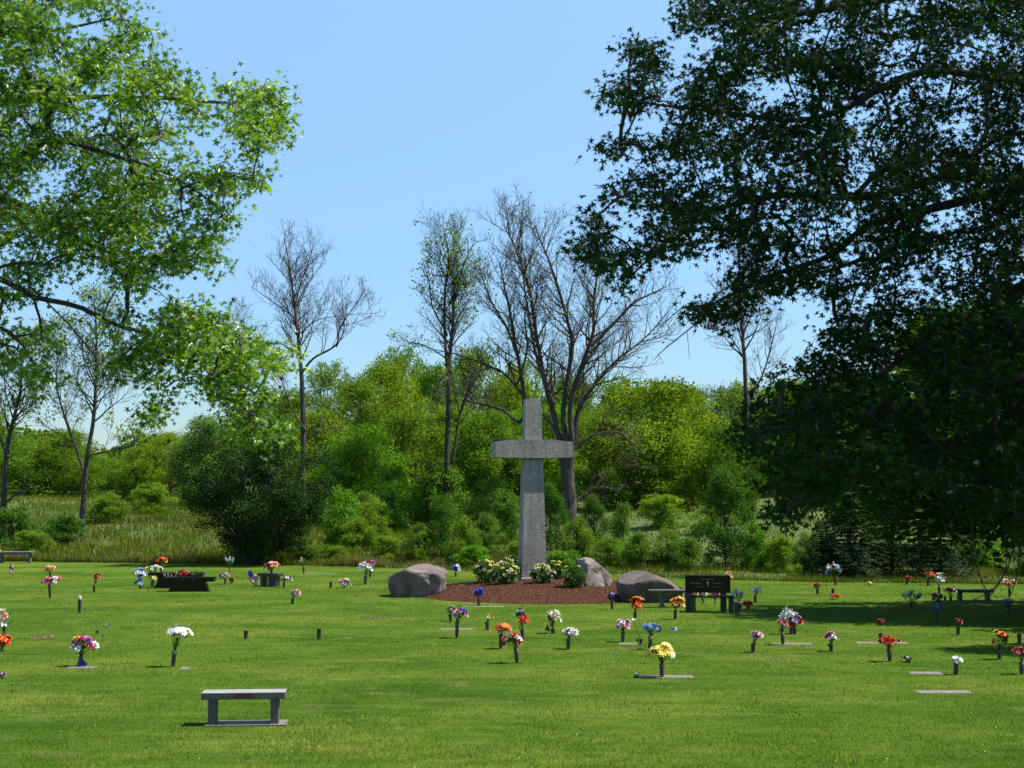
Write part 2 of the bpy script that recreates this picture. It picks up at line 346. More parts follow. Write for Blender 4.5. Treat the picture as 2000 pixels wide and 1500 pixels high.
boulder(811, 1167, 122, 64, 1.7, M['rock_pink'], 'big rounded pinkish boulder, undercut at its right, left of the mulch bed', 11, -6, [((0, -1, -.25), .78), ((-.6, 0, 1), .74), ((.2, -.2, 1), .74), ((-.7, -.7, .1), .84)], shape=lambda x, y, z: (x*(1-.10*max(0, .35-z)*2)+.04*z, y-.25*max(0, z-.3), z), lumps=.24)
boulder(1160, 1150, 78, 60, 1.1, M['rock_mottled'], 'pointed mottled rock standing upright beside the cream rose bushes', 23, 12, [((.8, -.1, .75), .86), ((-.9, -.3, .5), .8)], Y=47.3, shape=lambda x, y, z: (x*(1-.16*max(0, z)) - .24*z*z, y*(1-.3*max(z, 0)), z*1.02), lumps=.26)
boulder(1274, 1178, 132, 60, 1.7, M['rock_brown'], 'long low brown boulder behind the black memorial bench, shaded at its right end', 37, 4, [((.9, -.2, .9), .78), ((0, -1, -.3), .8), ((-.3, -.2, 1), .62), ((.2, 0, 1), .66)], shape=lambda x, y, z: (x, y, z*(1-.28*max(0, x))))
# ---------------------------------------------------------------- benches and slabs
def slab_marker(px, py, w, label, h=4, rz=0, grp='flat granite markers set in the lawn', mat='marker'):
    p = gp(px, py); s = FPX/p[1]; mb = MB(); W = w/s
    box(mb, -W/2, W/2, -.17, .19, -.02, .009)
    o = bevel(link('grave_marker', mb.mesh('grave_marker', M[mat]), None, (p[0], p[1], 0), (0, 0, R(rz))), .006)
    return tag(o, label, 'grave marker', grp)
def bench(px, py, wpx, label, rz=0, L=1.24, legs=.36, htop=.46, dark=False, plaque=False, base=False, grp='granite benches on the lawn', th=.115, dp=.36):
    p = gp(px, py); mt = M['black_rough'] if dark else M['bench']
    t = thing('granite_bench', (p[0], p[1]+dp/2, 0), label, 'bench', grp, R(rz))
    mb = MB(); box(mb, -L/2, L/2, -dp/2, dp/2, htop-th, htop); o = bevel(link('seat', mb.mesh('seat', mt), t), .01); o.data.materials.append(M['bench_top'])
    if not dark: o.data.polygons[1].material_index = 1
    for sx in (-1, 1):
        mb = MB(); xc = sx*(L*.5-.155); box(mb, xc-.058, xc+.058, -dp/2+.04, dp/2-.06, .0, htop-th-.001); bevel(link('leg', mb.mesh('leg', mt), t), .006)
    if plaque:
        mb = MB(); box(mb, -.12, .13, -dp/2-.004, -dp/2+.02, htop-th+.012, htop-.014); link('plaque', mb.mesh('plaque', M['plaque']), t)
    if base:
        mb = MB(); box(mb, -L/2+.06, L/2+.02, -dp/2-.05, dp/2+.06, -.03, .018); link('base_slab', mb.mesh('base_slab', M['marker']), t)
    return t
bench(472, 1418, 162, 'grey granite bench with a small maroon plaque, nearest in the empty lower left lawn', rz=5, L=1.20, plaque=True, base=True, htop=.475, th=.10)
bench(1905, 1174, 74, 'grey granite bench under the hanging twigs at the right side', rz=-2, L=1.18, htop=.36, th=.10)
bench(28, 1100, 76, 'grey granite bench at the far left edge of the lawn', rz=2, L=1.70, htop=.56, th=.15, grp='granite benches on the lawn')
# small bench seen nearly end on, carrying the magenta bouquet
p = gp(526, 1146); t = thing('granite_bench', (p[0], p[1]+.2, 0), 'small dark bench topped with a magenta and peach bouquet', 'bench', 'granite benches on the lawn', R(-24))
s = FPX/p[1]; mb = MB(); box(mb, -.44, .44, -.20, .20, .38, .48); bevel(link('seat', mb.mesh('seat', M['black_rough']), t), .01)
mb = MB(); box(mb, .0, .32, -.15, .15, 0, .379); link('leg', mb.mesh('leg', M['black_rough']), t)
mb = MB(); box(mb, -.34, -.22, -.15, .15, 0, .379); link('leg', mb.mesh('leg', M['black_rough']), t)
# two polished benches with flared pedestals
def pedestal_bench(px, py, label, L, hb, rz=0, text=False, Y=None):
    p = gp(px, py); t = thing('memorial_bench', (p[0], p[1]+.22, 0), label, 'bench', 'polished black memorial benches', R(rz))
    mb = MB(); box(mb, -L/2, L/2, -.22, .22, hb-.15, hb); bevel(link('seat', mb.mesh('seat', M['black']), t), .012)
    mb = MB(); zs = np.linspace(0, hb-.151, 12); hw_ = [L*.5*(.66+.17*(1-z/(hb-.15))**2.2) for z in zs]
    for yy, sg in ((-.15, 1), (.15, -1)):
        g = [(x*h_, yy, z) for z, h_ in zip(zs, hw_) for x in (-1, 1)]; mb.add(g, [[2*i, 2*i+1, 2*i+3, 2*i+2] for i in range(11)])
    for sx in (-1, 1):
        g = [(sx*h_, y, z) for z, h_ in zip(zs, hw_) for y in (-.15, .15)]; mb.add(g, [[2*i, 2*i+1, 2*i+3, 2*i+2] for i in range(11)])
    link('pedestal', mb.mesh('pedestal', M['black']), t)
    return t
b1 = pedestal_bench(342, 1149, 'black bench behind the other black one, white lettering on its front edge', 1.95, .56)
b2 = pedestal_bench(367, 1156, 'front black bench with a flared pedestal and a long polished seat', 1.78, .50)
GL = {'H': [((0, 0), (0, 1)), ((.6, 0), (.6, 1)), ((0, .5), (.6, .5))], 'E': [((0, 0), (0, 1)), ((0, 0), (.55, 0)), ((0, .5), (.5, .5)), ((0, 1), (.55, 1))],
      'L': [((0, 0), (0, 1)), ((0, 0), (.55, 0))], 'T': [((.3, 0), (.3, 1)), ((0, 1), (.6, 1))]}
x0 = -.42; hh = .10
for ch in 'HELT':
    mb = MB()
    for (a0, c0), (a1, c1) in GL[ch]:
        tube(mb, [(x0+a0*hh, -.223, .435+c0*hh), (x0+a1*hh, -.223, .435+c1*hh)], .008, 4, None, True)
    x0 += .135; link('letter', mb.mesh('letter', M['etch']), b1)
# etched ornament (a flower between two faint scroll lines) on the front bench
mb = MB()
tube(mb, [(-.16+.02*k, -.222, .44 if k % 2 else .40) for k in range(17)], .0035, 4)
link('engraving', mb.mesh('engraving', M['etch']), b2)
# black memorial bench with a back
p = gp(1386, 1197); mbn = thing('memorial_bench', (p[0], p[1]+.35, 0), 'polished black memorial bench with an engraved backrest beside the brown boulder', 'bench', None, R(-9))
s = FPX/p[1]; k = 1/s
mb = MB(); box(mb, -44*k, 44*k, .12, .26, .53, 1.03); bevel(link('backrest', mb.mesh('backrest', M['black']), mbn), .015, 3)
mb = MB(); box(mb, -36*k, 52*k, -.36, .10, .425, .475); bevel(link('seat', mb.mesh('seat', M['black']), mbn), .012)
for x0, x1, y0, y1, z1 in ((-44, -30, .12, .26, .529), (24, 36, .12, .26, .529), (-32, -23, -.30, -.12, .424), (40, 50, -.30, -.12, .424)):
    mb = MB(); box(mb, x0*k, x1*k, y0, y1, 0, z1); bevel(link('leg', mb.mesh('leg', M['black_rough']), mbn), .008)
mb = MB()
for a_ in range(6): tube(mb, [(.0, .116, .82), (.035*math.cos(a_*1.047), .116, .82+.05*math.sin(a_*1.047))], .009, 4, None, True)
link('engraved_flower', mb.mesh('engraved_flower', M['etch']), mbn); mb = MB()
tube(mb, [(0, .116, .81), (0, .116, .72), (-.03, .116, .74), (0, .116, .70), (.03, .116, .74)], .006, 4); link('engraved_stem', mb.mesh('engraved_stem', M['etch']), mbn)
for zz, x0, x1 in ((.92, -.20, .20), (.80, -.5, -.15), (.80, .15, .45), (.70, -.35, -.1), (.70, .1, .32)):
    mb = MB(); nq = int((x1-x0)/.018); tube(mb, [(x0+.018*q, .117, zz+random.uniform(-.014, .014)) for q in range(nq)], .0035, 4); link('inscription_line', mb.mesh('inscription_line', M['etch']), mbn)

# low grey etched bench in front of the boulder
p = gp(1305, 1187); t = thing('granite_bench', (p[0], p[1]+.18, 0), 'small pale grey bench with turned legs standing against the brown boulder', 'bench', 'granite benches on the lawn')
mb = MB(); box(mb, -.56, .56, -.18, .18, .46, .52); bevel(link('seat', mb.mesh('seat', M['bench']), t), .01)
for xx in (-.17, .36):
    mb = MB(); lathe(mb, [(.10, 0), (.10, .05), (.05, .10), (.085, .22), (.05, .33), (.11, .42), (.11, .459)], 12, (xx, 0, 0)); link('leg', mb.mesh('leg', M['bench'], True), t)
for a_ in [(160, 1304, 56, 'pale flat marker under the pink and purple bouquet'), (944, 1185, 80, 'pale flat marker under the deep blue bouquet in front of the mulch bed'),
           (893, 1229, 66, 'worn flat marker beside the red white and blue bouquet'), (1302, 1322, 104, 'pale flat marker under the yellow daisies'),
           (1547, 1258, 78, 'flat marker under the small pink bouquet right of centre'), (1722, 1256, 100, 'long flat marker beneath the empty vase with dim red flowers behind'),
           (1808, 1315, 62, 'flat marker just left of the small white pompom bouquet'), (1843, 1352, 104, 'bare flat marker nearest on the right side of the lawn'),
           (624, 1121, 58, 'flat marker beside the small green plant near the meadow edge'), (361, 1306, 18, 'tiny strip of marker right of the white daisy bouquet'),
           (1226, 1258, 36, 'flat marker behind the palest pink bouquet near the light blue one'), (1945, 1172, 34, 'flat marker right of the granite bench under the twigs')]:
    slab_marker(a_[0], a_[1], a_[2], a_[3])
# ---------------------------------------------------------------- bouquets in ground vases
BM = {}
def blossom_mesh(kind, c, c2=None):
    k = (kind, c, c2)
    if k in BM: return BM[k]
    mb = MB(); r_ = np.random.default_rng(hash(kind) % 99 + len(c))
    def petals(n, r, lift, wd, z0=0, ph=0, val=.7):
        a = np.arange(n)*2*math.pi/n+ph; t = np.stack([np.cos(a), np.sin(a), np.full(n, lift)], 1)
        leaves(mb, np.stack([np.cos(a)*.08, np.sin(a)*.08, np.full(n, z0)], 1), r, t, np.tile([0, 0, 1.], (n, 1)), kite(wd), np.full(n, val)+r_.uniform(-.3, .3, n))
    if kind == 'daisy': petals(9, 1, .12, .26); petals(7, .8, .4, .26, .02, .3)
    elif kind == 'rose': petals(6, .95, .35, .5); petals(6, .75, .9, .5, .05, .5); petals(5, .55, 1.8, .5, .1, .2)
    elif kind == 'ball':
        n = 26; d = rdir(n, .5); leaves(mb, d*.42, .5, rdir(n)+d*.2, d, kite(.48)); leaves(mb, d*.45, .45, rdir(n)+d*.2, d, kite(.48))
    elif kind == 'lily': petals(6, 1.15, .75, .22); petals(5, .8, 1.3, .2, .03, .4)
    elif kind == 'spike':
        n = 18; z = np.linspace(0, 1.5, n); a = np.arange(n)*2.4; t = np.stack([np.cos(a), np.sin(a), np.full(n, .9)], 1)
        leaves(mb, np.stack([np.cos(a)*.12, np.sin(a)*.12, z], 1), .5, t, t[:, [1, 0, 2]]*[1, -1, 0]+[0, 0, .6], kite(.35))
    me = mb.mesh('blossom', cmat(c))
    if kind in ('daisy', 'rose', 'lily'):   # a small centre
        m2 = MB(); n = 6
        if kind == 'daisy' or c2:
            me.materials.append(cmat(c2 or 'yellow'))
            # rebuild with centre disc using material index 1
            lathe(mb, [(.22, .03), (.18, .14), (.01, .17)], 7); me = mb.mesh('blossom', cmat(c)); me.materials.append(cmat(c2 or 'yellow'))
            for pl in list(me.polygons)[-14:]: pl.material_index = 1
    BM[k] = me; return me
def vase(t, h, kind, r=.045, lean=(0, 0), mat='bronze'):
    mb = MB()
    if kind == 'fluted': prof = [(r*.62, 0), (r*.80, .03), (r*.95, h*.3), (r*.92, h*.7), (r*1.15, h), (r*1.0, h), (r*.8, h-.03), (.001, h-.04)]
    elif kind == 'cone': prof = [(r*1.9, 0), (r*1.8, .02), (r*1.0, h*.7), (r*.9, h), (r*.7, h-.01), (.001, h-.02)]
    elif kind == 'wide': prof = [(r*.9, 0), (r*1.0, .02), (r*1.3, h*.8), (r*1.5, h), (r*1.3, h), (.001, h-.03)]
    else: prof = [(r*.9, 0), (r*.95, .02), (r, h-.02), (r*1.08, h-.015), (r*1.08, h), (r*.9, h), (r*.85, h-.03), (.001, h-.04)]
    lathe(mb, prof, 14)
    o = link('vase', mb.mesh('vase', M[mat], True), t, (0, 0, 0), (lean[1], lean[0], 0)); return o
NB = 0
def bouquet(x, base, vtop, cx, cy, wpx, hpx, pal, label, kind='rose', vk='tube', n=None, bs=None, green=1.0, vr=.045, Y=None, shape='dome', parts=True, name='flower_vase', z=None, c2=None, vmat='bronze', cat='flowers', grp='flower arrangements on the lawn', extra=None):
    """one arrangement: vase, greenery and single blossoms (pal = [(kind, colour)...])"""
    global NB; NB += 1
    p = gp(x, base) if Y is None else at(x, base, Y); s = FPX/p[1]
    if z is not None: p[2] = z
    t = thing(name, p, label, cat, grp)
    vh = (base-vtop)/s if vtop else 0
    if vtop: vase(t, vh, vk, vr, mat=vmat)
    c = np.array([(cx-x)/s, 0, (base-cy)/s]); a, b_ = wpx/s/2, hpx/s/2; dpt = min(a, .2)
    top = np.array([0, 0, vh])
    if not pal: return t
    n = int((n or 10)*1.25)+2; bs = (bs*1.2 if bs else float(np.clip(.80*math.sqrt(a*b_*7/n), .034, .085)))
    mb = MB(); bl = []
    for i in range(n):
        for _ in range(30):
            u = rdir(1, .35)[0]
            if shape == 'dome' and u[2] < -.35: continue
            break
        rr = .62+.36*random.random()
        if i % 5 == 4: rr *= .5
        q = c+np.array([u[0]*a*rr, u[1]*dpt*rr, u[2]*b_*rr]); bl.append((q, u))
        mid = (top+q)/2+np.array([0, 0, -.02]); mid[:2] *= .7
        tube(mb, [top*[1, 1, .93], mid, q], [.004, .003, .002], 3, .2)
    if green > 0:
        m_ = int(34*green); u = rdir(m_, .1); k = rng.uniform(.25, .88, m_)[:, None]
        P = c+u*np.array([a, dpt, b_])*k; low = rng.random(m_) < .35
        P[low] = top+(c-top)*rng.uniform(0, .9, (low.sum(), 1))+u[low]*.025
        leaves(mb, P, rng.uniform(.05, .10, m_), (P-top)+rdir(m_)*.08+[0, 0, .02], rdir(m_, 1), kite(.26))
    g = link('bouquet', mb.mesh('bouquet', M['stem_leaf']), t)
    for i, (q, u) in enumerate(bl):
        kd, cc = pal[i % len(pal)]
        me = blossom_mesh(kd, cc, c2 if kd in ('daisy', 'lily') else None)
        dr = Vector((u[0]*.9, u[1]*.9-.25, u[2]+.55 if kd != 'spike' else u[2]+1.4)); e = dr.to_track_quat('Z', 'Y').to_euler()
        sz = bs*random.uniform(.85, 1.2)*(1.25 if kd in ('daisy', 'lily') else 1)
        link('blossom', me, g, q, e, (sz, sz, sz))
    t.rotation_euler = (R(random.uniform(-4, 4)), R(random.uniform(-5, 5)), 0) if vtop else (0, 0, 0)
    if extra == 'spray':
        m2 = MB()
        for k in range(14):
            d = np.array([random.uniform(-1, 1)*a*1.1, random.uniform(-.5, .5)*a, b_*random.uniform(1.0, 1.75)]); e0 = c+d*.5; e1 = c+d
            tube(m2, [e0, (e0+e1)/2+[0, 0, .01], e1], .0022, 3)
            leaves(m2, np.linspace(e0, e1, 5), .018, rdir(5, 1), rdir(5), KITE)
        link('spray', m2.mesh('spray', cmat('grey')), t)
    return t
def P(kind, *cs): return [(kind, c) for c in cs]
B = bouquet
# --- left part of the lawn
B(-3, 1095, None, 0, 1085, 20, 22, P('rose', 'lemon', 'yellow', 'cream'), 'yellow flowers cut off by the left picture edge beside the far granite bench')
B(98, 1130, 1120, 98, 1112, 18, 15, P('rose', 'white', 'scarlet', 'orange'), 'small white and orange bouquet standing just behind the pink one at the left')
B(98, 1169, 1141, 103, 1135, 40, 17, P('rose', 'pink', 'hotpink', 'white', 'pink'), 'wide pink and white bouquet in a tall dark vase at the left', vk='fluted')
B(184, 1157, 1144, 191, 1129, 13, 14, P('rose', 'orange', 'scarlet'), 'small orange flower leaning from a short dark vase at the left', n=5)
B(8, 1262, 1236, 8, 1213, 30, 44, [('rose', 'peach'), ('rose', 'cream'), ('lily', 'white'), ('rose', 'orange')], 'peach and cream bouquet cut by the left picture edge', n=14)
B(3, 1272, None, 4, 1254, 30, 30, P('rose', 'scarlet', 'orange', 'scarlet'), 'scarlet and orange flowers low at the left picture edge', n=12)
B(3, 1325, None, 4, 1319, 13, 9, P('rose', 'purple', 'lilac'), 'tiny purple flower lying on the grass at the left edge', n=4, green=.3)
t9 = B(158, 1301, 1283, 161, 1263, 47, 38, [('rose', 'hotpink'), ('rose', 'pink'), ('rose', 'purple'), ('rose', 'hotpink'), ('rose', 'white'), ('rose', 'yellow'), ('rose', 'hotpink')], 'hot pink and purple bouquet in a dark cone shaped vase with a blue wrap', vk='cone', vr=.05, n=20)
mb = MB(); leaves(mb, [(.06, -.09, .08), (.08, -.10, .06), (.05, -.10, .05), (.10, -.08, .03)], .09, rdir(4, .4), np.tile([0, -1., .2], (4, 1)), OVAL); link('wrap', mb.mesh('wrap', cmat('blue')), t9)
B(338, 1302, 1272, 345, 1239, 48, 24, [('daisy', 'white')], 'white daisy bouquet with wispy grey sprays in a tall dark vase', vk='fluted', n=17, green=1.6, extra='spray', bs=.055)
for x, b0, v0, lb in ((480, 1248, 1231, 'short empty bronze vase standing alone left of centre, left of its twin'), (623, 1249, 1227, 'short empty bronze vase standing alone, right of its twin'),
                      (646, 1148, 1136, 'tiny empty vase near the low pink and yellow bouquet'), (1627, 1162, 1149, 'empty dark vase in front of the tall pale blue bouquet')):
    B(x, b0, v0, x, v0, 0, 0, [], lb, name='empty_vase', cat='vase', grp='empty bronze ground vases', vr=.05)
t = B(155, 1197, 1172, 155, 1170, 0, 0, [], 'dark vase with a small pale glass top standing alone at the left', name='empty_vase', cat='vase', grp='empty bronze ground vases', vr=.05)
mb = MB(); lathe(mb, [(.045, .36), (.055, .40), (.05, .45), (.02, .48), (.001, .485)], 12); link('glass_top', mb.mesh('glass_top', cmat('grey'), True), t)
B(274, 1150, 1139, 272, 1122, 26, 24, [('rose', 'blue'), ('rose', 'white'), ('rose', 'skyblue'), ('rose', 'white')], 'blue and white bouquet with a bright blue ribbon left of the black benches', n=14)
B(273, 1151, None, 272, 1138, 15, 13, P('rose', 'cyan', 'skyblue'), 'bright blue ribbon bow hanging on the dark vase left of the black benches', n=5, name='ribbon_bow', cat='ribbon', green=0, Y=gp(274, 1150)[1]-.12)
B(297, 1146, 1135, 299, 1116, 38, 20, P('rose', 'cream', 'white', 'lemon', 'white'), 'cream and white bouquet directly left of the rear black bench', n=15)
B(299, 1149, None, 299, 1130, 16, 9, P('rose', 'yellow', 'lemon'), 'small yellow blooms beneath the cream and white bouquet', n=5)
B(315, 1128, 1106, 316, 1096, 25, 15, P('rose', 'scarlet', 'orange', 'scarlet', 'orange'), 'scarlet and orange bouquet rising behind the black benches', n=12)
sY = gp(367, 1156)[1]
B(352, 1127, None, 354, 1121, 26, 14, P('rose', 'hotpink', 'red', 'darkred'), 'crimson silk flowers lying on the front black bench', n=10, Y=sY+.12, z=.50)
B(382, 1128, None, 382, 1123, 36, 9, P('rose', 'green', 'brown', 'darkred'), 'dark leafy spray with a few brown cones lying along the front black bench', n=8, bs=.03, Y=sY+.15, z=.50, green=1.8)
B(440, 1142, 1132, 438, 1126, 20, 12, P('rose', 'mauve', 'lilac', 'tan'), 'faded mauve bouquet in a white pot left of the small flag', vmat='marker', n=9)
B(452, 1141, None, 452, 1135, 9, 11, P('rose', 'orange', 'tan', 'brown'), 'tiny orange brown bunch right of the faded mauve bouquet', n=5)
B(449, 1130, 1112, 450, 1100, 15, 15, P('spike', 'white', 'lilac'), 'upright white and lilac fan of flowers just above the mauve bouquet', n=8, vr=.02)
B(530, 1119, 1114, 532, 1107, 40, 20, [('rose', 'magenta'), ('daisy', 'orange'), ('rose', 'peach'), ('rose', 'magenta'), ('rose', 'hotpink'), ('daisy', 'peach')], 'magenta orange and peach bouquet lying on top of the small bench', n=18, Y=gp(526, 1146)[1]+.2, z=.485)
B(555, 1148, 1138, 561, 1132, 22, 10, P('rose', 'palepink', 'pink', 'white'), 'small pale pink and white bouquet just right of the small bench', n=8)
B(571, 1179, 1168, 576, 1160, 18, 18, P('rose', 'tan', 'mauve', 'palepink'), 'faded brownish pink bouquet in a tilted vase left of centre', n=8, green=.4)
B(593, 1120, 1108, 593, 1101, 11, 13, P('spike', 'lemon', 'green'), 'small green and yellow plant in a dark vase near the meadow edge', n=5)
B(673, 1148, None, 673, 1139, 24, 18, P('rose', 'pink', 'lemon', 'lilac', 'white'), 'low pink and yellow bouquet sitting on the grass left of the boulders', n=12)
B(713, 1142, 1125, 715, 1110, 32, 22, P('lily', 'white'), 'white lily bouquet with long green stems left of the boulders', n=12, green=1.5, vk='wide')
B(723, 1128, 1112, 722, 1099, 18, 13, P('rose', 'red', 'lilac', 'hotpink'), 'small red and lilac bouquet peeking over the white lilies', n=8)
B(890, 1126, 1119, 890, 1110, 18, 18, P('rose', 'blue', 'white', 'slate'), 'blue and white bouquet on the grass behind the mulch bed, right of the big boulders', n=11)
B(935, 1184, 1169, 937, 1161, 14, 17, P('lily', 'blue'), 'deep blue lilies in a dark vase in front of the mulch bed', n=7)
# --- centre
B(880, 1214, 1200, 882, 1191, 16, 12, P('rose', 'palepink', 'white', 'red'), 'small pink and white bouquet half hidden behind the red white and blue one', n=8)
B(892, 1246, 1214, 897, 1200, 28, 22, P('rose', 'pink', 'white', 'blue', 'hotpink', 'white'), 'red white and blue bouquet in a tall fluted dark vase with a bowl top', vk='fluted', n=15)
B(952, 1231, 1216, 958, 1208, 14, 11, P('rose', 'yellow', 'lemon'), 'small yellow bouquet in a short dark vase near the centre', n=7)
B(978, 1267, 1240, 983, 1229, 32, 20, P('daisy', 'scarlet', 'orange', 'scarlet'), 'scarlet and orange daisy bouquet behind the red and white bouquet', n=15, vk='fluted', c2='orange')
B(1021, 1248, 1229, 1022, 1209, 24, 38, P('rose', 'scarlet', 'grey', 'red', 'green'), 'tall red poppy bouquet mixed with grey leaves near the centre', n=13)
B(1010, 1295, 1267, 1005, 1252, 40, 24, P('rose', 'red', 'white', 'red', 'scarlet'), 'red and white bouquet with a silvery spray in the nearest central vase', vk='fluted', n=17, extra='spray')
B(1080, 1237, 1228, 1082, 1210, 24, 34, [('lily', 'cream'), ('rose', 'tan'), ('lily', 'white'), ('rose', 'lemon')], 'tall faded cream and tan bouquet beside a green card', n=14)
B(1110, 1268, 1247, 1115, 1237, 40, 18, P('rose', 'white', 'cream'), 'white rose bouquet in a tall fluted vase right of the cream and tan one', vk='fluted', n=16)
B(1196, 1190, 1172, 1197, 1164, 16, 12, P('rose', 'purple', 'lilac', 'purple'), 'purple bouquet in the shade at the right foot of the mulch bed', n=8)
B(1240, 1211, 1196, 1241, 1183, 26, 28, [('lily', 'orange'), ('rose', 'scarlet'), ('lily', 'orange'), ('rose', 'red')], 'bright orange and scarlet bouquet in front of the brown boulder', n=15)
B(1319, 1209, 1192, 1323, 1181, 26, 24, [('lily', 'orange'), ('lily', 'yellow'), ('rose', 'green')], 'orange and yellow bouquet immediately left of the engraved black bench', n=13)
B(1217, 1254, 1235, 1218, 1222, 29, 24, P('rose', 'palepink', 'white', 'pink', 'palepink'), 'palest pink bouquet left of the light blue one', vk='fluted', n=15)
B(1269, 1269, 1244, 1270, 1231, 38, 24, P('ball', 'skyblue'), 'light blue hydrangea bouquet drooping over its dark vase', n=13, bs=.058, vk='fluted')
B(1293, 1323, 1298, 1292, 1276, 54, 34, [('daisy', 'yellow'), ('daisy', 'yellow'), ('daisy', 'lemon'), ('daisy', 'cream')], 'large yellow daisy bouquet nearest in the middle of the lawn', n=20, bs=.068, vk='fluted', c2='cream')
B(1330, 1180, 1170, 1330, 1162, 20, 10, P('spike', 'slate', 'blue'), 'slate blue flowers between the brown boulder and the black bench', n=8)
B(1441, 1198, 1176, 1441, 1166, 18, 16, P('spike', 'slate', 'blue'), 'dark blue flowers in a wide pot at the right end of the engraved black bench', n=8, vk='wide', vr=.09)
B(1460, 1190, None, 1461, 1182, 20, 14, P('rose', 'darkred', 'red'), 'dark red flowers low in the shade right of the engraved black bench', n=8)
B(1373, 1180, None, 1373, 1162, 20, 8, P('lily', 'white', 'cream'), 'white flowers tucked behind the seat of the engraved black bench', n=7, Y=gp(1386, 1197)[1]+.75, green=1.2)
B(1396, 1180, None, 1397, 1162, 16, 8, P('rose', 'purple', 'magenta'), 'purple flowers tucked behind the seat of the engraved black bench', n=6, Y=gp(1386, 1197)[1]+.75)
B(1423, 1150, 1135, 1423, 1125, 14, 15, P('rose', 'peach', 'lemon', 'peach'), 'peach flowers showing above the right corner of the black backrest', n=8)
B(1475, 1178, 1163, 1478, 1157, 20, 11, P('spike', 'slate', 'skyblue'), 'slate blue fan bouquet in a dark vase right of the engraved black bench', n=9)
# --- right
B(1632, 1143, 1128, 1631, 1115, 30, 26, [('lily', 'skyblue'), ('lily', 'white'), ('spike', 'white')], 'tall pale blue and white bouquet before the dark evergreens', n=15)
B(1597, 1160, 1151, 1598, 1146, 13, 9, P('lily', 'red', 'darkred'), 'little red flower in a short vase left of the pale blue bouquet', n=5)
B(1631, 1171, None, 1631, 1167, 19, 8, P('lily', 'scarlet', 'orange'), 'orange red flowers lying on the grass below the empty vase', n=7, green=.3)
B(1771, 1141, 1133, 1774, 1127, 13, 13, P('rose', 'darkred', 'red'), 'dark red bouquet under the dark trees, left of the orange red one', n=7)
B(1812, 1144, 1133, 1816, 1124, 22, 12, P('rose', 'scarlet', 'orange', 'red'), 'orange red bouquet under the dark trees', n=10)
B(1835, 1160, 1146, 1841, 1133, 24, 20, P('lily', 'white', 'cream'), 'drooping white bouquet standing left of the far right bench', n=11)
B(1857, 1174, 1166, 1855, 1156, 26, 15, P('rose', 'white', 'white', 'skyblue', 'red'), 'round white and blue bouquet touching the left end of the far right bench', n=12)
B(1836, 1190, 1180, 1834, 1170, 26, 24, P('rose', 'green', 'orange', 'scarlet', 'cyan'), 'mixed green and orange bouquet left of the far right bench', n=11, green=2)
B(1779, 1188, 1178, 1781, 1170, 34, 22, P('spike', 'slate', 'skyblue', 'green'), 'airy blue grey bouquet at the edge of the tree shadow', n=12, green=1.5)
B(1972, 1166, 1152, 1972, 1141, 32, 16, P('rose', 'white', 'palepink', 'orange', 'white'), 'white and pale pink bouquet behind the hanging twigs at the right edge', n=13)
B(1972, 1203, 1190, 1971, 1182, 21, 11, P('spike', 'slate', 'blue'), 'blue fan bouquet in shade at the right edge', n=9)
B(1828, 1215, 1201, 1829, 1194, 21, 12, P('spike', 'blue', 'slate'), 'blue bouquet standing in the tree shadow', n=9)
B(1722, 1222, None, 1721, 1214, 13, 9, P('rose', 'darkred', 'red'), 'dim red flowers in the tree shadow above the empty vase', n=5)
B(1720, 1255, 1236, 1720, 1236, 0, 0, [], 'empty dark vase just left of the scarlet rose bouquet', name='empty_vase', cat='vase', grp='empty bronze ground vases')
B(1871, 1240, 1225, 1871, 1216, 18, 14, P('rose', 'darkred', 'mauve', 'green'), 'dull mauve and dark red bouquet in the tree shadow', n=7)
B(1546, 1239, 1225, 1541, 1206, 18, 28, [('lily', 'white'), ('spike', 'white')], 'upright white lilies right of centre, left of a red and purple bunch', n=9)
B(1552, 1238, 1228, 1555, 1214, 26, 32, P('rose', 'red', 'palepink', 'lilac', 'magenta', 'cream'), 'red and purple mixed bouquet right of the upright white lilies', n=15)
B(1529, 1259, 1236, 1529, 1218, 21, 14, P('rose', 'pink', 'red', 'pink'), 'small pink bouquet on a slim vase in front of the white lilies', n=10, vk='fluted')
B(1471, 1274, 1257, 1478, 1245, 24, 22, P('rose', 'mauve', 'tan', 'palepink'), 'faded dusty pink bouquet leaning right from its vase', n=10, green=.5)
B(1624, 1273, 1258, 1625, 1246, 22, 22, P('rose', 'palepink', 'white', 'magenta', 'lilac', 'white'), 'round pink white and magenta bouquet in a pale vase right of centre', n=13)
B(1738, 1292, 1270, 1739, 1253, 38, 20, P('rose', 'scarlet', 'red', 'scarlet'), 'scarlet rose bouquet in a tall vase, largest on the right side', n=17, vk='fluted', green=1.4)
B(1772, 1293, None, 1771, 1288, 24, 9, P('rose', 'white', 'palepink', 'green'), 'small white and green wreath lying on the grass right of the scarlet roses', n=8)
B(1867, 1318, 1295, 1868, 1289, 19, 12, P('daisy', 'white'), 'small white pompom bouquet in a tall dark vase near the right', n=9, c2='white', green=.3)
B(1952, 1288, 1270, 1955, 1250, 26, 36, P('rose', 'yellow', 'brown', 'orange', 'green'), 'tall dull yellow bouquet half in shade near the right edge', n=13)
B(1991, 1257, 1238, 1991, 1236, 0, 0, [], 'empty dark vase in the shade near the right picture edge', name='empty_vase', cat='vase', grp='empty bronze ground vases')
B(1995, 1317, 1294, 1992, 1276, 28, 18, P('rose', 'red', 'scarlet', 'pink'), 'red bouquet in a tall vase cut by the right picture edge', n=12, vk='fluted')
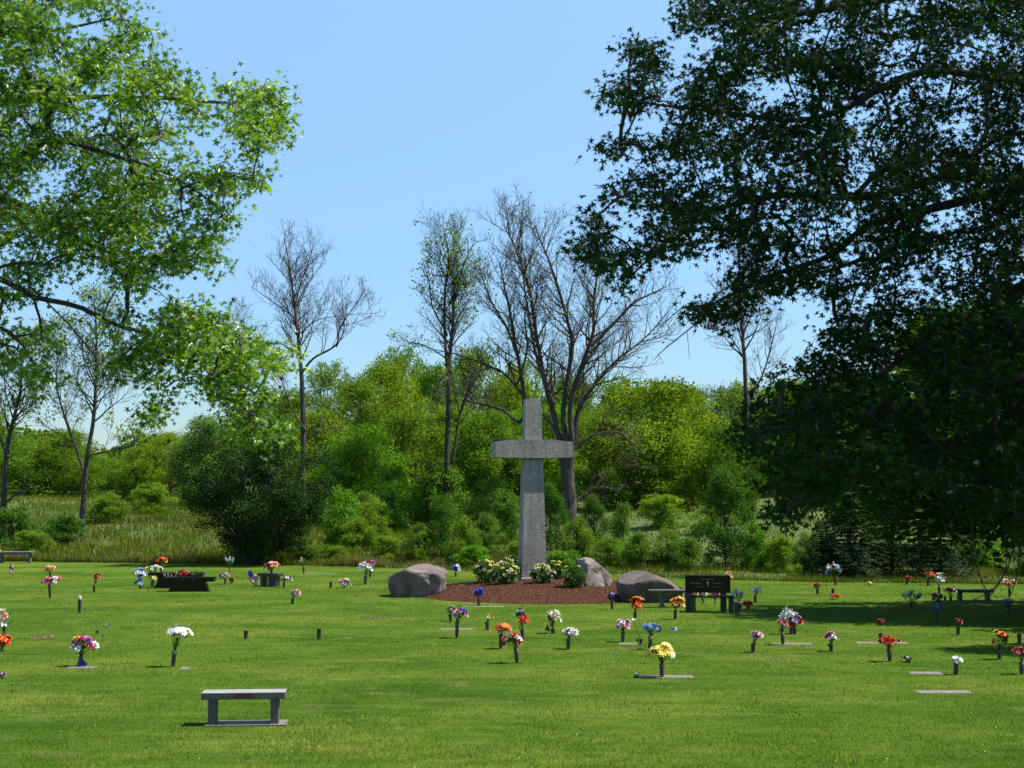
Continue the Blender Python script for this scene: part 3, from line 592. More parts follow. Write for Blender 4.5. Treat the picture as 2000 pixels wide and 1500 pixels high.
# small things
def ball(px, py, r, c, name, label, cat):
    p = gp(px, py); mb = MB(); lathe(mb, [(.001, 0)]+[(r*math.sin(a), r-r*math.cos(a)) for a in np.linspace(.25, 2.9, 9)]+[(.001, 2*r)], 14)
    return tag(link(name, mb.mesh(name, c, True), None, p), label, cat)
ball(1699, 1144, .075, cmat('yellow'), 'ball', 'small yellow ball lying on the grass before the dark trees', 'ball')
p = gp(1243, 1324); t = thing('solar_light', p, 'small dark round light with a pale cap left of the yellow daisies', 'garden light')
mb = MB(); lathe(mb, [(.02, 0), (.042, .02), (.045, .045), (.03, .07)], 12); link('lamp_body', mb.mesh('lamp_body', M['bronze'], True), t)
mb = MB(); lathe(mb, [(.03, .071), (.022, .09), (.001, .097)], 12); link('cap', mb.mesh('cap', cmat('grey'), True), t)
def stake(pts, r, c, name, label, head=None, cat='garden stake'):
    b0 = gp(*pts[0]); t = thing(name, b0, label, cat)
    q = [at(px, py, b0[1])-b0 for px, py in pts]; q[0][2] = -.02
    mb = MB(); tube(mb, q, r, 5, None, True); link('stick', mb.mesh('stick', c, True), t)
    return t, q[-1], b0
GM = M['black_rough']
def leafhead(t, q, c, sizes, nm, up=.3):
    mb = MB(); n = len(sizes); d = rdir(n, up); d[:, 1] *= .3
    leaves(mb, np.tile(q, (n, 1)), np.array(sizes), d, np.tile([.1, -1., .2], (n, 1)), OVAL); link(nm, mb.mesh(nm, c), t)
t, q, _ = stake([(177, 1252), (183, 1244), (188, 1237)], .004, GM, 'garden_stake', 'thin stake topped with a dark leaf right of the hot pink bouquet'); leafhead(t, q, GM, [.09, .08, .07], 'leaf', 1)
t, q, _ = stake([(198, 1256), (199, 1246)], .004, GM, 'garden_stake', 'short stake with a grey bud right of the hot pink bouquet'); leafhead(t, q, cmat('tan'), [.08, .07], 'bud', 1.5)
t, q, _ = stake([(206, 1238), (208, 1228), (210, 1222)], .003, cmat('grey'), 'garden_stake', 'thin stake carrying a white wing above the hot pink bouquet'); leafhead(t, q, cmat('white'), [.09, .10, .08], 'wing', .1)
t, q, _ = stake([(1251, 1269), (1250, 1250), (1245, 1232), (1238, 1213)], .005, GM, 'garden_stake', 'leaning stake with a white lily head left of the light blue bouquet')
for me_, s_q in ((blossom_mesh('lily', 'white'), .07),): link('lily_head', me_, t, q, (.3, 0, 0), (s_q,)*3)
mb = MB(); leaves(mb, [(-.02, 0, .19)]*3, .09, np.array([(1, 0, .3), (-1, 0, .3), (.3, 0, -.6)]), np.tile([0, -1., .1], (3, 1)), OVAL); link('leaf', mb.mesh('leaf', GM), t)
t, q, _ = stake([(997, 1226), (997, 1208), (998, 1203), (1002, 1201), (1007, 1204)], .004, cmat('grey'), 'shepherd_hook', 'small pale shepherd hook between the orange and the red bouquets', cat='hook')
t, q, _ = stake([(1042, 1249), (1036, 1242), (1030, 1234)], .004, cmat('green'), 'garden_stake', 'green stick leaning on the tall red poppy bouquet')
t, q, _ = stake([(1056, 1248), (1056, 1238), (1055, 1225)], .004, cmat('tan'), 'garden_stake', 'thin upright twig between the red poppies and the green card'); leafhead(t, q, cmat('brown'), [.04, .03], 'tip', 1)
t, q, b0 = stake([(1070, 1236), (1070, 1221)], .004, cmat('green'), 'card_holder', 'green triangular card on a pick beside the cream and tan bouquet', cat='card')
mb = MB(); s = FPX/b0[1]; v = [(-6/s, -.01, 5/s), (6/s, -.01, 3/s), (-1/s, -.01, 17/s)]; mb.add(v+[(a_, .0, c_) for a_, b_, c_ in v], [[0, 1, 2], [5, 4, 3]]); link('card', mb.mesh('card', cmat('green')), t)
t, q, b0 = stake([(1306, 1256), (1309, 1242), (1312, 1225)], .003, GM, 'small_flag', 'tiny white flag on a wire behind the yellow daisies', cat='flag')
def cloth(q, w_, h_, droop, mat, name, t, n=10, m_=8):
    mb = MB(); g = []
    for i in range(n):
        for j in range(m_):
            u, v_ = i/(n-1), j/(m_-1); g.append((q[0]+u*w_, q[1]+.02*math.sin(u*7+v_*2), q[2]-v_*h_-droop*u*u+.008*math.sin(9*v_)))
    mb.add(g, [[i*m_+j, (i+1)*m_+j, (i+1)*m_+j+1, i*m_+j+1] for i in range(n-1) for j in range(m_-1)])
    o = link(name, mb.mesh(name, mat, True), t); sd = o.modifiers.new('t', 'SOLIDIFY'); sd.thickness = .002; return o, n, m_
cloth(q, .12, .11, .0, cmat('white'), 'banner', t)
mb = MB(); box(mb, q[0]+.0, q[0]+.045, -.03, -.026, q[2]-.05, q[2]+.0); link('canton', mb.mesh('canton', cmat('slate')), t)
# striped national flag hanging limp on a stick
def usflag(bx, by, ty, w_, h_, label, droop, Y=None):
    t, q, b0 = stake([(bx, by), (bx, ty)], .006, cmat('tan'), 'striped_flag', label, cat='flag')
    mb = MB(); n = 13; rows = 14; W_ = []
    for j in range(n+1):
        for i in range(rows):
            u, v_ = i/(rows-1), j/n
            W_.append((u*w_+.03*math.sin(v_*9), -.01+.035*math.sin(u*9+v_*1.5), q[2]-v_*h_*(.9+.1*u)-droop*u))
    for k, c_ in enumerate(('white', 'red')):
        mb = MB(); mb.add(W_, [[j*rows+i, j*rows+i+1, (j+1)*rows+i+1, (j+1)*rows+i] for j in range(n) for i in range(rows-1) if (j % 2 == 0) == (c_ == 'red') and not (i < 6 and j < 7)])
        link(c_+'_stripes', mb.mesh(c_+'_stripes', cmat(c_), True), t)
    mb = MB(); mb.add(W_, [[j*rows+i, j*rows+i+1, (j+1)*rows+i+1, (j+1)*rows+i] for j in range(7) for i in range(6)]); link('blue_canton', mb.mesh('blue_canton', cmat('blue'), True), t)
    mb = MB()
    for j in range(1, 7, 2):
        for i in range(1, 6, 2):
            x_, y_, z_ = W_[j*rows+i]; ring = [(x_+(.012 if a % 2 == 0 else .005)*math.sin(a*math.pi/5), y_-.006, z_+(.012 if a % 2 == 0 else .005)*math.cos(a*math.pi/5)) for a in range(10)]
            mb.add([(x_, y_-.006, z_)]+ring, [[0, 1+a, 1+(a+1) % 10] for a in range(10)])
    link('stars', mb.mesh('stars', cmat('white')), t)
usflag(484, 1144, 1111, .36, .42, 'small striped flag with a blue canton hanging limp left of the small bench', .28)
usflag(18, 1141, 1100, .14, .36, 'thin faded striped flag on a vase near the left picture edge', .12)
# ---------------------------------------------------------------- rose bushes on the bed
def rosebush(px, py, w_, h_, nb, label, Y, cols=('cream', 'lemon', 'lemon')):
    x, y = at(px, py, Y)[:2]; z = bed_z(x, y) if ((x-1.4)/5.1)**2+((y-49.4)/5.4)**2 < 1 else 0
    s = FPX/Y; a, h = w_/s/2, h_/s; t = thing('rose_bush', (x, y, z), label, 'rose bush', 'cream rose bushes around the cross')
    mb = MB(); tips = []
    for i in range(26):
        u = rdir(1, .9)[0]; e = np.array([u[0]*a*.9, u[1]*a*.7, h*(.45+.5*abs(u[2]))]); tube(mb, [(0, 0, 0), e*[.5, .5, .55], e], [.008, .005, .003], 4); tips.append(e)
    link('stem', mb.mesh('stem', M['bark_brown']), t)
    n = 2300; u = rdir(n, .1); k = rng.uniform(.25, 1, n)**.5; 
    lump = 1+.22*np.sin(u[:, 0]*5+px)*np.cos(u[:, 2]*6+px)
    C = np.stack([u[:, 0]*a*k*lump, u[:, 1]*a*.8*k*lump, h*.5+u[:, 2]*h*.46*k*lump], 1); C[:, 2] = np.maximum(C[:, 2], .03)
    mb = MB(); leaves(mb, C, rng.uniform(.045, .085, n), u+rdir(n)*.8, rdir(n, 1.2), kite(.34)); link('foliage', mb.mesh('foliage', M['rose_leaf']), t)
    for i in range(nb):
        u = rdir(1, .5)[0]; u[1] = -abs(u[1])*.9; q = (u[0]*a*1.0, u[1]*a*.75, h*.5+u[2]*h*.52)
        if q[2] < .12: continue
        e = Vector((u[0], u[1]-.3, u[2]+.6)).to_track_quat('Z', 'Y').to_euler(); sz = random.uniform(.05, .085)
        link('blossom', blossom_mesh('rose', random.choice(cols)), t, q, e, (sz,)*3)
rosebush(948, 1139, 44, 44, 14, 'cream rose bush at the left end of the row, mostly green', 49.0)
rosebush(984, 1143, 58, 40, 44, 'cream rose bush covered in blooms just left of the cross', 48.2)
rosebush(995, 1136, 40, 46, 16, 'taller cream rose bush touching the left side of the cross', 49.6)
rosebush(1060, 1142, 46, 36, 30, 'low cream rose bush full of blooms just right of the cross', 48.0)
rosebush(1086, 1136, 36, 34, 14, 'yellow rose bush behind the low one right of the cross', 49.8, ('yellow', 'lemon', 'cream'))
rosebush(1120, 1139, 46, 42, 6, 'mostly green rose bush in front of the pointed rock', 46.9)
# ---------------------------------------------------------------- the two near sweetgum trees
def in_poly(P, poly):
    poly = np.asarray(poly, float); x, y = P[:, 0], P[:, 1]; ins = np.zeros(len(P), bool); j = len(poly)-1
    for i in range(len(poly)):
        xi, yi = poly[i]; xj, yj = poly[j]
        c = ((yi > y) != (yj > y)) & (x < (xj-xi)*(y-yi)/(yj-yi+1e-9)+xi); ins ^= c; j = i
    return ins
def dens_pts(pts, n):
    pts = np.asarray(pts, float); t = np.linspace(0, len(pts)-1, n); i = np.minimum(t.astype(int), len(pts)-2); f = (t-i)[:, None]
    p0 = pts[np.maximum(i-1, 0)]; p1 = pts[i]; p2 = pts[i+1]; p3 = pts[np.minimum(i+2, len(pts)-1)]
    return .5*((2*p1)+(-p0+p2)*f+(2*p0-5*p1+4*p2-p3)*f*f+(-p0+3*p1-3*p2+p3)*f**3)
def near_tree(name, label, d0, D, trunk, limbs, polys, leafm, lsize, nleaf, spread, extra_twigs=(), pods=0, bark_='bark_dark', thr=None):
    base = at(trunk[0][0], 2000, d0+trunk[0][1]); base[2] = 0
    t = thing(name, base, label, 'tree', 'near sweetgum trees framing the view')
    mb = MB(); nodes = []; 
    tp = dens_pts([(base[0], base[1], -.2)]+[tuple(at(px, py, d0+dd)) for px, py, dd in trunk[1:]], 26)
    tube(mb, tp-base, np.linspace(.36, .10, 26), 12)
    segs = []
    for r0, r1, pl in limbs:
        q = dens_pts([tuple(at(px, py, d0+dd)) for px, py, dd in pl], 24)
        k = np.argmin(np.linalg.norm(tp-q[0], axis=1)); q = np.vstack([tp[k], q])
        r0 *= .68; tube(mb, q-base, np.linspace(r0, r1, 25), 8); nodes += list(q[1:])
    ATT = []
    for poly, g, lay, hole in polys:
        poly = np.asarray(poly, float); lo, hi = poly.min(0), poly.max(0)
        for L in range(lay):
            gx, gy = np.meshgrid(np.arange(lo[0], hi[0], g), np.arange(lo[1], hi[1], g)); P_ = np.stack([gx.ravel(), gy.ravel()], 1)+rng.uniform(-g/2, g/2, (gx.size, 2))
            P_ = P_[in_poly(P_, poly)]
            hv = np.array([mnoise.noise(Vector((a_*.011, b_*.015, L*.3+3)))+.45*mnoise.noise(Vector((a_*.032, b_*.038, L*.2+8))) for a_, b_ in P_]); P_ = P_[hv > hole]
            for a_, b_ in P_: ATT.append(at(a_, b_, d0+random.uniform(-D, D)))
    ATT = np.array(ATT); N = np.array(nodes); par = [-1]*len(N); npos = list(N)
    dist = np.array([np.min(np.linalg.norm(N-a_, axis=1)) for a_ in ATT]); order = np.argsort(dist); cl = []
    arr = np.zeros((len(N)+3*len(ATT), 3)); arr[:len(N)] = N; cnt = len(N)
    for o_ in order:
        a_ = ATT[o_]; dd = np.linalg.norm(arr[:cnt]-a_, axis=1); k = int(np.argmin(dd)); b0 = arr[k].copy()
        prev = k
        for f in (.35, .7, 1.0):
            q = b0+(a_-b0)*f+rng.normal(size=3)*.03*dd[k]*(f < 1)+np.array([0, 0, .10*dd[k]*math.sin(f*math.pi)])
            arr[cnt] = q; par.append(prev); prev = cnt; cnt += 1
        cl.append(prev)
    wt = np.zeros(cnt)
    for k in cl: wt[k] += 1
    for k in range(cnt-1, len(N)-1, -1):
        if par[k] >= 0: wt[par[k]] += wt[k]
    for k in range(len(N), cnt):
        p_ = par[k]; ra = min(.004*math.sqrt(wt[p_]) if p_ >= len(N) else .006*math.sqrt(wt[k]), .03); rb = min(.004*math.sqrt(wt[k]), ra)
        tube(mb, [arr[p_]-base, arr[k]-base], [ra, rb], 4)
    for pl in extra_twigs:
        q = dens_pts([tuple(at(px, py, d0+dd)) for px, py, dd in pl], 14); tube(mb, q-base, np.linspace(.009, .003, 14), 4)
        for k in range(3, 14, 2):
            e = q[k]+rng.normal(size=3)*.09+[0, 0, -.06]; tube(mb, [q[k]-base, e-base], [.004, .002], 3)
    tr = link('trunk', mb.mesh('trunk', M[bark_], True), t)
    C = arr[cl]; n = len(C)*nleaf; CC = np.repeat(C, nleaf, 0)
    # short drooping sub-twigs carry the leaves
    off = rng.normal(size=(n, 3))*np.array([spread, spread, spread*.62]); P_ = CC+off-base
    tip = off*1.2+rng.normal(size=(n, 3))*.10+np.array([0, 0, -.12]); nor = rng.normal(size=(n, 3))*.55+np.array([0, -.1, 1.])
    cv = np.repeat(rng.normal(size=len(C))*.16, nleaf)
    mb = MB(); leaves(mb, P_, rng.uniform(lsize*.5, lsize*1.2, n), tip, nor, STAR, np.clip(.45+cv+rng.normal(size=n)*.22, 0, 1))
    link('crown', mb.mesh('crown', leafm), t)
    if pods:
        mp_ = MB(); lathe(mp_, [(.001, -.018)]+[(.018*math.sin(a), -.018*math.cos(a)) for a in np.linspace(.5, 2.6, 5)]+[(.001, .018)], 7); pm = mp_.mesh('seed_ball', M['bark_dark'])
        low = C[C[:, 2] < np.percentile(C[:, 2], 30)]
        for k in range(pods):
            q = low[random.randrange(len(low))]-base+np.array([random.uniform(-.15, .15), random.uniform(-.1, .1), -random.uniform(.15, .4)]); link('seed_ball', pm, t, q)
    return t
Lp1 = [(-40, -30), (225, -30), (238, 45), (165, 30), (100, 20), (95, 50), (150, 75), (230, 55), (235, 40), (330, 62), (352, 78), (290, 92), (368, 128), (332, 158), (385, 158), (480, 168), (520, 160), (565, 168), (588, 192), (552, 250), (520, 300), (500, 378), (468, 365), (474, 312), (440, 280), (395, 300), (440, 345), (455, 405), (452, 440), (410, 480), (435, 515), (398, 522), (372, 505), (350, 530), (322, 515), (292, 568), (250, 560), (180, 520), (140, 470), (60, 430), (-40, 430)]
Lp1b = [(230, 45), (340, 60), (352, 82), (270, 95)]
Lp2 = [(305, 598), (345, 588), (395, 598), (450, 632), (560, 672), (585, 690), (558, 725), (505, 738), (525, 790), (560, 840), (505, 870), (460, 850), (445, 775), (385, 768), (352, 700), (300, 650)]
Lp3 = [(175, 600), (250, 590), (300, 640), (345, 670), (320, 740), (362, 815), (300, 825), (250, 760), (205, 690)]
Lp4 = [(-40, 430), (100, 430), (150, 480), (120, 560), (60, 570), (110, 640), (95, 760), (40, 800), (-40, 800)]
near_tree('sweetgum_tree', 'bright sunlit sweetgum branches reaching in from the left edge', 14, 1.3,
          [(-420, 0), (-400, 900, 0), (-380, 500, 0), (-360, 100, .1), (-340, -300, 0)],
          [(.05, .010, [(-200, 480, 0), (0, 545, 0), (60, 578, -.1), (150, 598, -.2), (225, 634, -.2), (300, 656, -.1), (360, 700, .1), (430, 712, .1), (480, 760, .2)]),
           (.06, .01, [(-200, 330, .3), (0, 385, .2), (80, 420, 0), (160, 470, .2), (240, 500, .3), (330, 500, .3)]),
           (.08, .01, [(-200, 300, -.3), (0, 325, -.4), (60, 290, -.4), (120, 275, -.3), (210, 300, -.2), (330, 340, 0), (420, 400, .2)]),
           (.06, .01, [(-200, 220, 0), (0, 200, .2), (150, 190, .3), (300, 190, .3), (430, 200, .2), (550, 200, .2)]),
           (.06, .01, [(-200, 80, .5), (0, 60, .5), (100, 60, .4), (200, 40, .3)]),
           (.04, .008, [(-200, 600, -.5), (0, 640, -.5), (60, 700, -.4)])],
          [(Lp1, 33, 4, -.07), (Lp1b, 30, 1, -.5), (Lp2, 34, 4, -.35), (Lp3, 36, 3, -.15), (Lp4, 40, 3, -.02), ([(-500, -300), (-40, -300), (-40, 700), (-500, 700)], 75, 2, -.2)],
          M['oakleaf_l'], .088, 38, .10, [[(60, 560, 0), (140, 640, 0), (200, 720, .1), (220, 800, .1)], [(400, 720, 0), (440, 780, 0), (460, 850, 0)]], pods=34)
Rp1 = [(1348, -40), (1322, 45), (1368, 72), (1420, 92), (1395, 120), (1330, 118), (1300, 95), (1238, 80), (1230, 108), (1248, 142), (1200, 152), (1165, 192), (1215, 215), (1238, 238), (1240, 262), (1176, 272), (1182, 292), (1250, 296), (1308, 302), (1300, 335), (1208, 330), (1215, 370), (1182, 385), (1184, 410), (1142, 430), (1148, 465), (1114, 487), (1140, 520), (1180, 545), (1195, 570), (1235, 560), (1250, 512), (1300, 490), (1330, 520), (1365, 512), (1400, 525), (1440, 560), (1420, 588), (1352, 600), (1352, 618), (1410, 636), (1470, 622), (1520, 560), (1600, 560), (1650, 600), (1592, 680), (1580, 705), (1500, 735), (1470, 790), (1440, 850), (1425, 868), (1470, 895), (1450, 940), (1490, 960), (1478, 1010), (1545, 1025), (1600, 980), (1700, 950), (1830, 950), (1880, 1010), (1960, 1040), (2060, 1080), (2500, 900), (2500, -40)]
near_tree('sweetgum_tree', 'huge dark shaded sweetgum filling the upper right of the view', 14.2, 1.9,
          [(2450, 0), (2440, 1000, 0), (2430, 500, 0), (2420, 0, 0), (2400, -700, 0)],
          [(.12, .014, [(2250, 400, 0), (2000, 560, 0), (1940, 630, 0), (1860, 665, 0), (1780, 690, -.1), (1700, 745, 0), (1600, 800, .2)]),
           (.10, .012, [(2250, 320, .5), (2000, 365, .5), (1850, 400, .4), (1700, 440, .4), (1620, 500, .3), (1500, 540, .2), (1380, 600, .2)]),
           (.08, .010, [(2250, 250, -.6), (2000, 345, -.5), (1850, 345, -.4), (1700, 385, -.4), (1540, 380, -.2), (1430, 400, 0), (1350, 425, 0), (1295, 480, .1), (1230, 540, .2)]),
           (.09, .010, [(2250, 60, .3), (2000, 150, .4), (1800, 140, .3), (1600, 230, 0), (1420, 220, 0), (1250, 200, 0)]),
           (.09, .010, [(2250, -80, -.3), (1900, -30, -.3), (1600, 20, 0), (1480, 40, 0), (1360, 20, 0)]),
           (.06, .010, [(2250, 560, -.8), (2000, 620, -.8), (1850, 615, -.7), (1700, 615, -.5)]),
           (.08, .010, [(2250, 640, .8), (2050, 760, .8), (1900, 850, .6), (1720, 890, .4), (1560, 940, .3)]),
           (.08, .012, [(2250, 700, -1), (2060, 720, -1), (1900, 760, -.9), (1750, 800, -.5), (1600, 820, -.3), (1500, 850, 0)])],
          [(Rp1, 35, 5, -.09), ([(1480, -40), (2500, -40), (2500, -900), (1750, -900)], 75, 4, -.5), ([(1480, 740), (1600, 690), (2000, 640), (2000, 940), (1560, 960), (1470, 860)], 36, 1, -.2)],  # second polygon: unseen upper canopy, added to shade the crown below
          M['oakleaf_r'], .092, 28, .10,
          [[(1990, 1000, 0), (1975, 1090, 0), (1940, 1150, 0), (1870, 1185, 0)], [(1960, 1020, .2), (1965, 1110, .2), (1930, 1170, .2), (1915, 1200, .2)], [(1900, 980, -.2), (1900, 1080, -.2), (1925, 1150, -.2), (1945, 1190, -.2)],
           [(1995, 1050, .3), (1985, 1130, .3), (1960, 1190, .3)], [(1975, 930, 0), (1985, 1020, .1), (1990, 1100, .1)], [(1400, 600, 0), (1350, 640, 0), (1300, 680, 0), (1280, 700, .1)], [(1420, 610, 0), (1340, 600, .1), (1290, 640, .1)]])
# ---------------------------------------------------------------- woodland trees and shrubs (prototype meshes, then copies)
def crown_mesh(seed, nl, nleaf, ls, prof, lobe=(.10, .17), mat='wood_leaf', tm=KITE, droop=0., zb=.12, fill=.5):
    r_ = np.random.default_rng(seed); L = []
    while len(L) < nl:
        z = r_.uniform(zb, .95); rr = np.interp(z, *prof)*.5; a = r_.uniform(0, 6.283); k = math.sqrt(r_.random())*.85
        L.append([math.cos(a)*rr*k, math.sin(a)*rr*k, z, r_.uniform(*lobe)*(1.1-.3*z), r_.normal()*.16])
    for q in L[nl//2:]:   # ragged outliers
        q[3] *= .5; q[0] *= 1.12; q[1] *= 1.12; q[2] = min(1.0, q[2]*1.04+.01)
    L = np.array(L); pr_ = L[:, 3]**2.2; i = r_.choice(nl, nleaf, p=pr_/pr_.sum()); u = rdir(nleaf, .35); k = r_.random(nleaf)**fill
    C = L[i, :3]+u*(L[i, 3]*k)[:, None]*np.array([1, 1, .8])+r_.normal(size=(nleaf, 3))*(L[i, 3]*.22)[:, None]; C[:, 2] = np.maximum(C[:, 2], .01)
    mb = MB(); leaves(mb, C, r_.uniform(ls*.6, ls*1.3, nleaf), u+rdir(nleaf)*.9+[0, 0, -droop], rdir(nleaf, 1.)+u*.4, tm, np.clip(.45+L[i, 4]+r_.normal(size=nleaf)*.22, 0, 1))
    return mb.mesh('crown', M[mat]), L
def trunk_mesh(L, seed, r=.016, mat='bark_brown', split=.25):
    r_ = np.random.default_rng(seed); mb = MB(); p = np.array([[0, 0, -.03], [.005, 0, split*.5], [0, .01, split], [.01, 0, .6], [0, 0, .85]])
    tube(mb, dens_pts(p, 12), np.linspace(r, r*.25, 12), 7)
    for q in L[:24]:
        b0 = np.array([0, 0, max(split*.7, q[2]*.55)]); m_ = (b0+q[:3])/2+[0, 0, -.03]; tube(mb, dens_pts([b0, m_, q[:3]], 6), np.linspace(r*.4, r*.1, 6), 4)
    return mb.mesh('trunk', M[mat], True)
PRF = {'round': ([0, .15, .4, .7, .9, 1], [.3, .75, 1, .85, .5, .15]), 'oval': ([0, .2, .5, .8, 1], [.35, .8, 1, .65, .15]), 'low': ([0, .3, .7, 1], [.9, 1, .8, .3]),
       'vase': ([0, .08, .3, .55, .8, .93, 1], [.12, .25, .72, 1, .93, .6, .25]), 'col': ([0, .15, .45, .75, 1], [.75, 1, .85, .5, .1])}
WV = []
for k, (sd, nl, nf, ls, pr, lb) in enumerate([(1, 130, 30000, .021, 'round', (.09, .16)), (2, 160, 30000, .020, 'oval', (.08, .14)), (3, 120, 30000, .022, 'low', (.09, .16)), (4, 170, 22000, .018, 'round', (.05, .11))]):
    cm, L = crown_mesh(sd, nl, nf, ls, PRF[pr], lb, zb=.05, fill=.42); WV.append((cm, trunk_mesh(L, sd)))
SV = []
for k, (sd, nl, nf, ls, pr, lb) in enumerate([(11, 60, 11000, .038, 'low', (.10, .2)), (12, 66, 11000, .034, 'oval', (.09, .17)), (13, 80, 15000, .024, 'col', (.08, .15)), (14, 56, 10000, .038, 'low', (.09, .18))]):
    cm, L = crown_mesh(sd, nl, nf, ls, PRF[pr], lb, 'shrub_leaf', zb=.05); SV.append((cm, trunk_mesh(L, sd, .02, split=.05)))
cmG, LG = crown_mesh(31, 140, 90000, .018, PRF['round'], (.07, .13), zb=.20); GV = (cmG, trunk_mesh(LG, 31))
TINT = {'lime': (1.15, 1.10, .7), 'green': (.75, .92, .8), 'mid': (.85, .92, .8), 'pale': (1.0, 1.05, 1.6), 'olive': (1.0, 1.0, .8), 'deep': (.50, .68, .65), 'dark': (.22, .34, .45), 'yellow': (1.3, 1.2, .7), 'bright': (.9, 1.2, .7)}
def plant(name, cat, px, top, d, wpx, tint, var, label, group, VV, parts=('crown', 'trunk'), wy=None):
    x = (px-1000)/FPX*d*1.003; z0 = float(gz(x, d)) if d > edge_y(x) else 0.0
    ht = at(px, top, d)[2]-z0+.1; wd = wpx/FPX*d
    t = thing(name, (x, d, z0-.06), label, cat, group, random.uniform(0, 6.28)); cm, tm_ = VV[var]
    for nm, me in zip(parts, (cm, tm_)):
        o = link(nm, me, t, (0, 0, 0), (0, 0, 0), (wd, wy or wd, ht)); o.color = (*TINT[tint], 1)
    if name.startswith('spr') or wy: t.rotation_euler.z = 0
    return t
G1 = 'leafy trees of the wood behind the meadow'
woods = [
 (-40, 800, 140, 150, 'green', 0, 'green tree cut by the left picture edge behind the two slender trunks'),
 (60, 860, 150, 120, 'deep', 2, 'dark low tree behind the leftmost slender trunk'),
 (130, 835, 145, 130, 'mid', 1, 'mid green tree behind the slim trunk at the left'),
 (215, 890, 155, 110, 'green', 2, 'low green tree right of the slim left trunk'),
 (285, 868, 138, 110, 'mid', 1, 'mid green tree between the slim left trunk and the dark bush'),
 (335, 838, 135, 100, 'yellow', 3, 'yellow green loose tree left of the big dark bush'),
 (410, 812, 130, 120, 'pale', 0, 'pale green tree showing just above the left side of the dark bush'),
 (560, 760, 125, 150, 'green', 1, 'green tree behind the foot of the tall bare tree'),
 (640, 702, 128, 120, 'pale', 3, 'pale grey green airy tree right of the tall bare tree'),
 (705, 735, 118, 120, 'olive', 0, 'olive green tree right of the pale airy one'),
 (760, 706, 124, 140, 'lime', 1, 'rounded lime tree left of the leafy bare trunk pair'),
 (780, 672, 140, 130, 'pale', 3, 'tallest pale thin crown on the skyline left of the cross'),
 (850, 712, 130, 120, 'green', 0, 'deep green crown behind the leafy bare trunk pair'),
 (920, 680, 136, 130, 'mid', 1, 'tall mid green crown left above the cross'),
 (985, 735, 120, 110, 'olive', 0, 'olive crown directly left of the cross top'),
 (1030, 700, 138, 130, 'lime', 3, 'lime crown rising behind the top of the cross'),
 (1110, 735, 125, 140, 'mid', 1, 'mid green crown behind the great bare tree'),
 (1190, 730, 130, 140, 'pale', 3, 'pale crown right of the great bare tree'),
 (1275, 742, 104, 200, 'lime', 0, 'broad bright lime tree right of the great bare tree'),
 (1350, 770, 112, 130, 'lime', 2, 'lime tree right of the broad bright one'),
 (1345, 752, 130, 110, 'yellow', 1, 'yellow green skyline crown left of the slender bare tree'),
 (1400, 752, 122, 110, 'mid', 3, 'mid green skyline crown just left of the slender bare tree'),
 (1460, 745, 130, 110, 'olive', 0, 'olive skyline crown behind the slender bare tree'),
 (1545, 740, 120, 150, 'mid', 1, 'green crown right of the slender bare tree, behind dark leaves'),
 (620, 800, 104, 150, 'olive', 1, 'lower olive tree right behind the dark bush'),
 (710, 830, 98, 150, 'bright', 2, 'bright low tree between the dark bush and the left boulders'),
 (800, 800, 108, 150, 'mid', 0, 'mid green tree left of the lower trunk pair'),
 (880, 790, 112, 140, 'olive', 1, 'olive tree behind the lower trunk pair'),
 (960, 800, 104, 130, 'green', 2, 'green tree behind the left arm of the cross'),
 (1060, 790, 108, 150, 'bright', 0, 'bright green tree behind the right arm of the cross'),
 (1180, 800, 102, 140, 'mid', 3, 'mid green tree right of the cross behind the great bare tree'),
 (1420, 830, 100, 120, 'deep', 1, 'darker tree left of the slender bare tree at its foot'),
]
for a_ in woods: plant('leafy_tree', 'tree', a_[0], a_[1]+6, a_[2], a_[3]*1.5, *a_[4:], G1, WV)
# far woods: a continuous belt that reads as one mass
mb = MB(); n = 110000; xx = rng.uniform(-120, 140, n); yy = rng.uniform(165, 190, n); hh_ = 9+2.2*np.sin(xx*.16)+1.8*np.sin(xx*.41+1)+1.0*np.sin(xx*1.1)
hh_ = np.where(xx < -25, hh_*.62, hh_); uu = rng.random(n)**.6; C = np.stack([xx, yy, gz(xx, yy)+hh_*uu], 1)
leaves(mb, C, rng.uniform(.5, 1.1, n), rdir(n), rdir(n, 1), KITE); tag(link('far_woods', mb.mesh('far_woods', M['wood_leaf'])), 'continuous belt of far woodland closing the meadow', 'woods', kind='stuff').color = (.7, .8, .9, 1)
# right hand dark trees
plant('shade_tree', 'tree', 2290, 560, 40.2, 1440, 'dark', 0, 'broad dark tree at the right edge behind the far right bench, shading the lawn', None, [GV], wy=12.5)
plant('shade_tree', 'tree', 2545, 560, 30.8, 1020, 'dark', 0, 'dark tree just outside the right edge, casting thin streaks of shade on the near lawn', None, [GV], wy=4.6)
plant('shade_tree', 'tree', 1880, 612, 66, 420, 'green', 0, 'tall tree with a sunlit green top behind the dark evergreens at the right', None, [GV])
plant('shade_tree', 'tree', 1650, 740, 70, 300, 'deep', 0, 'dark leafy tree behind the evergreens, left of the sunlit one', None, [GV])
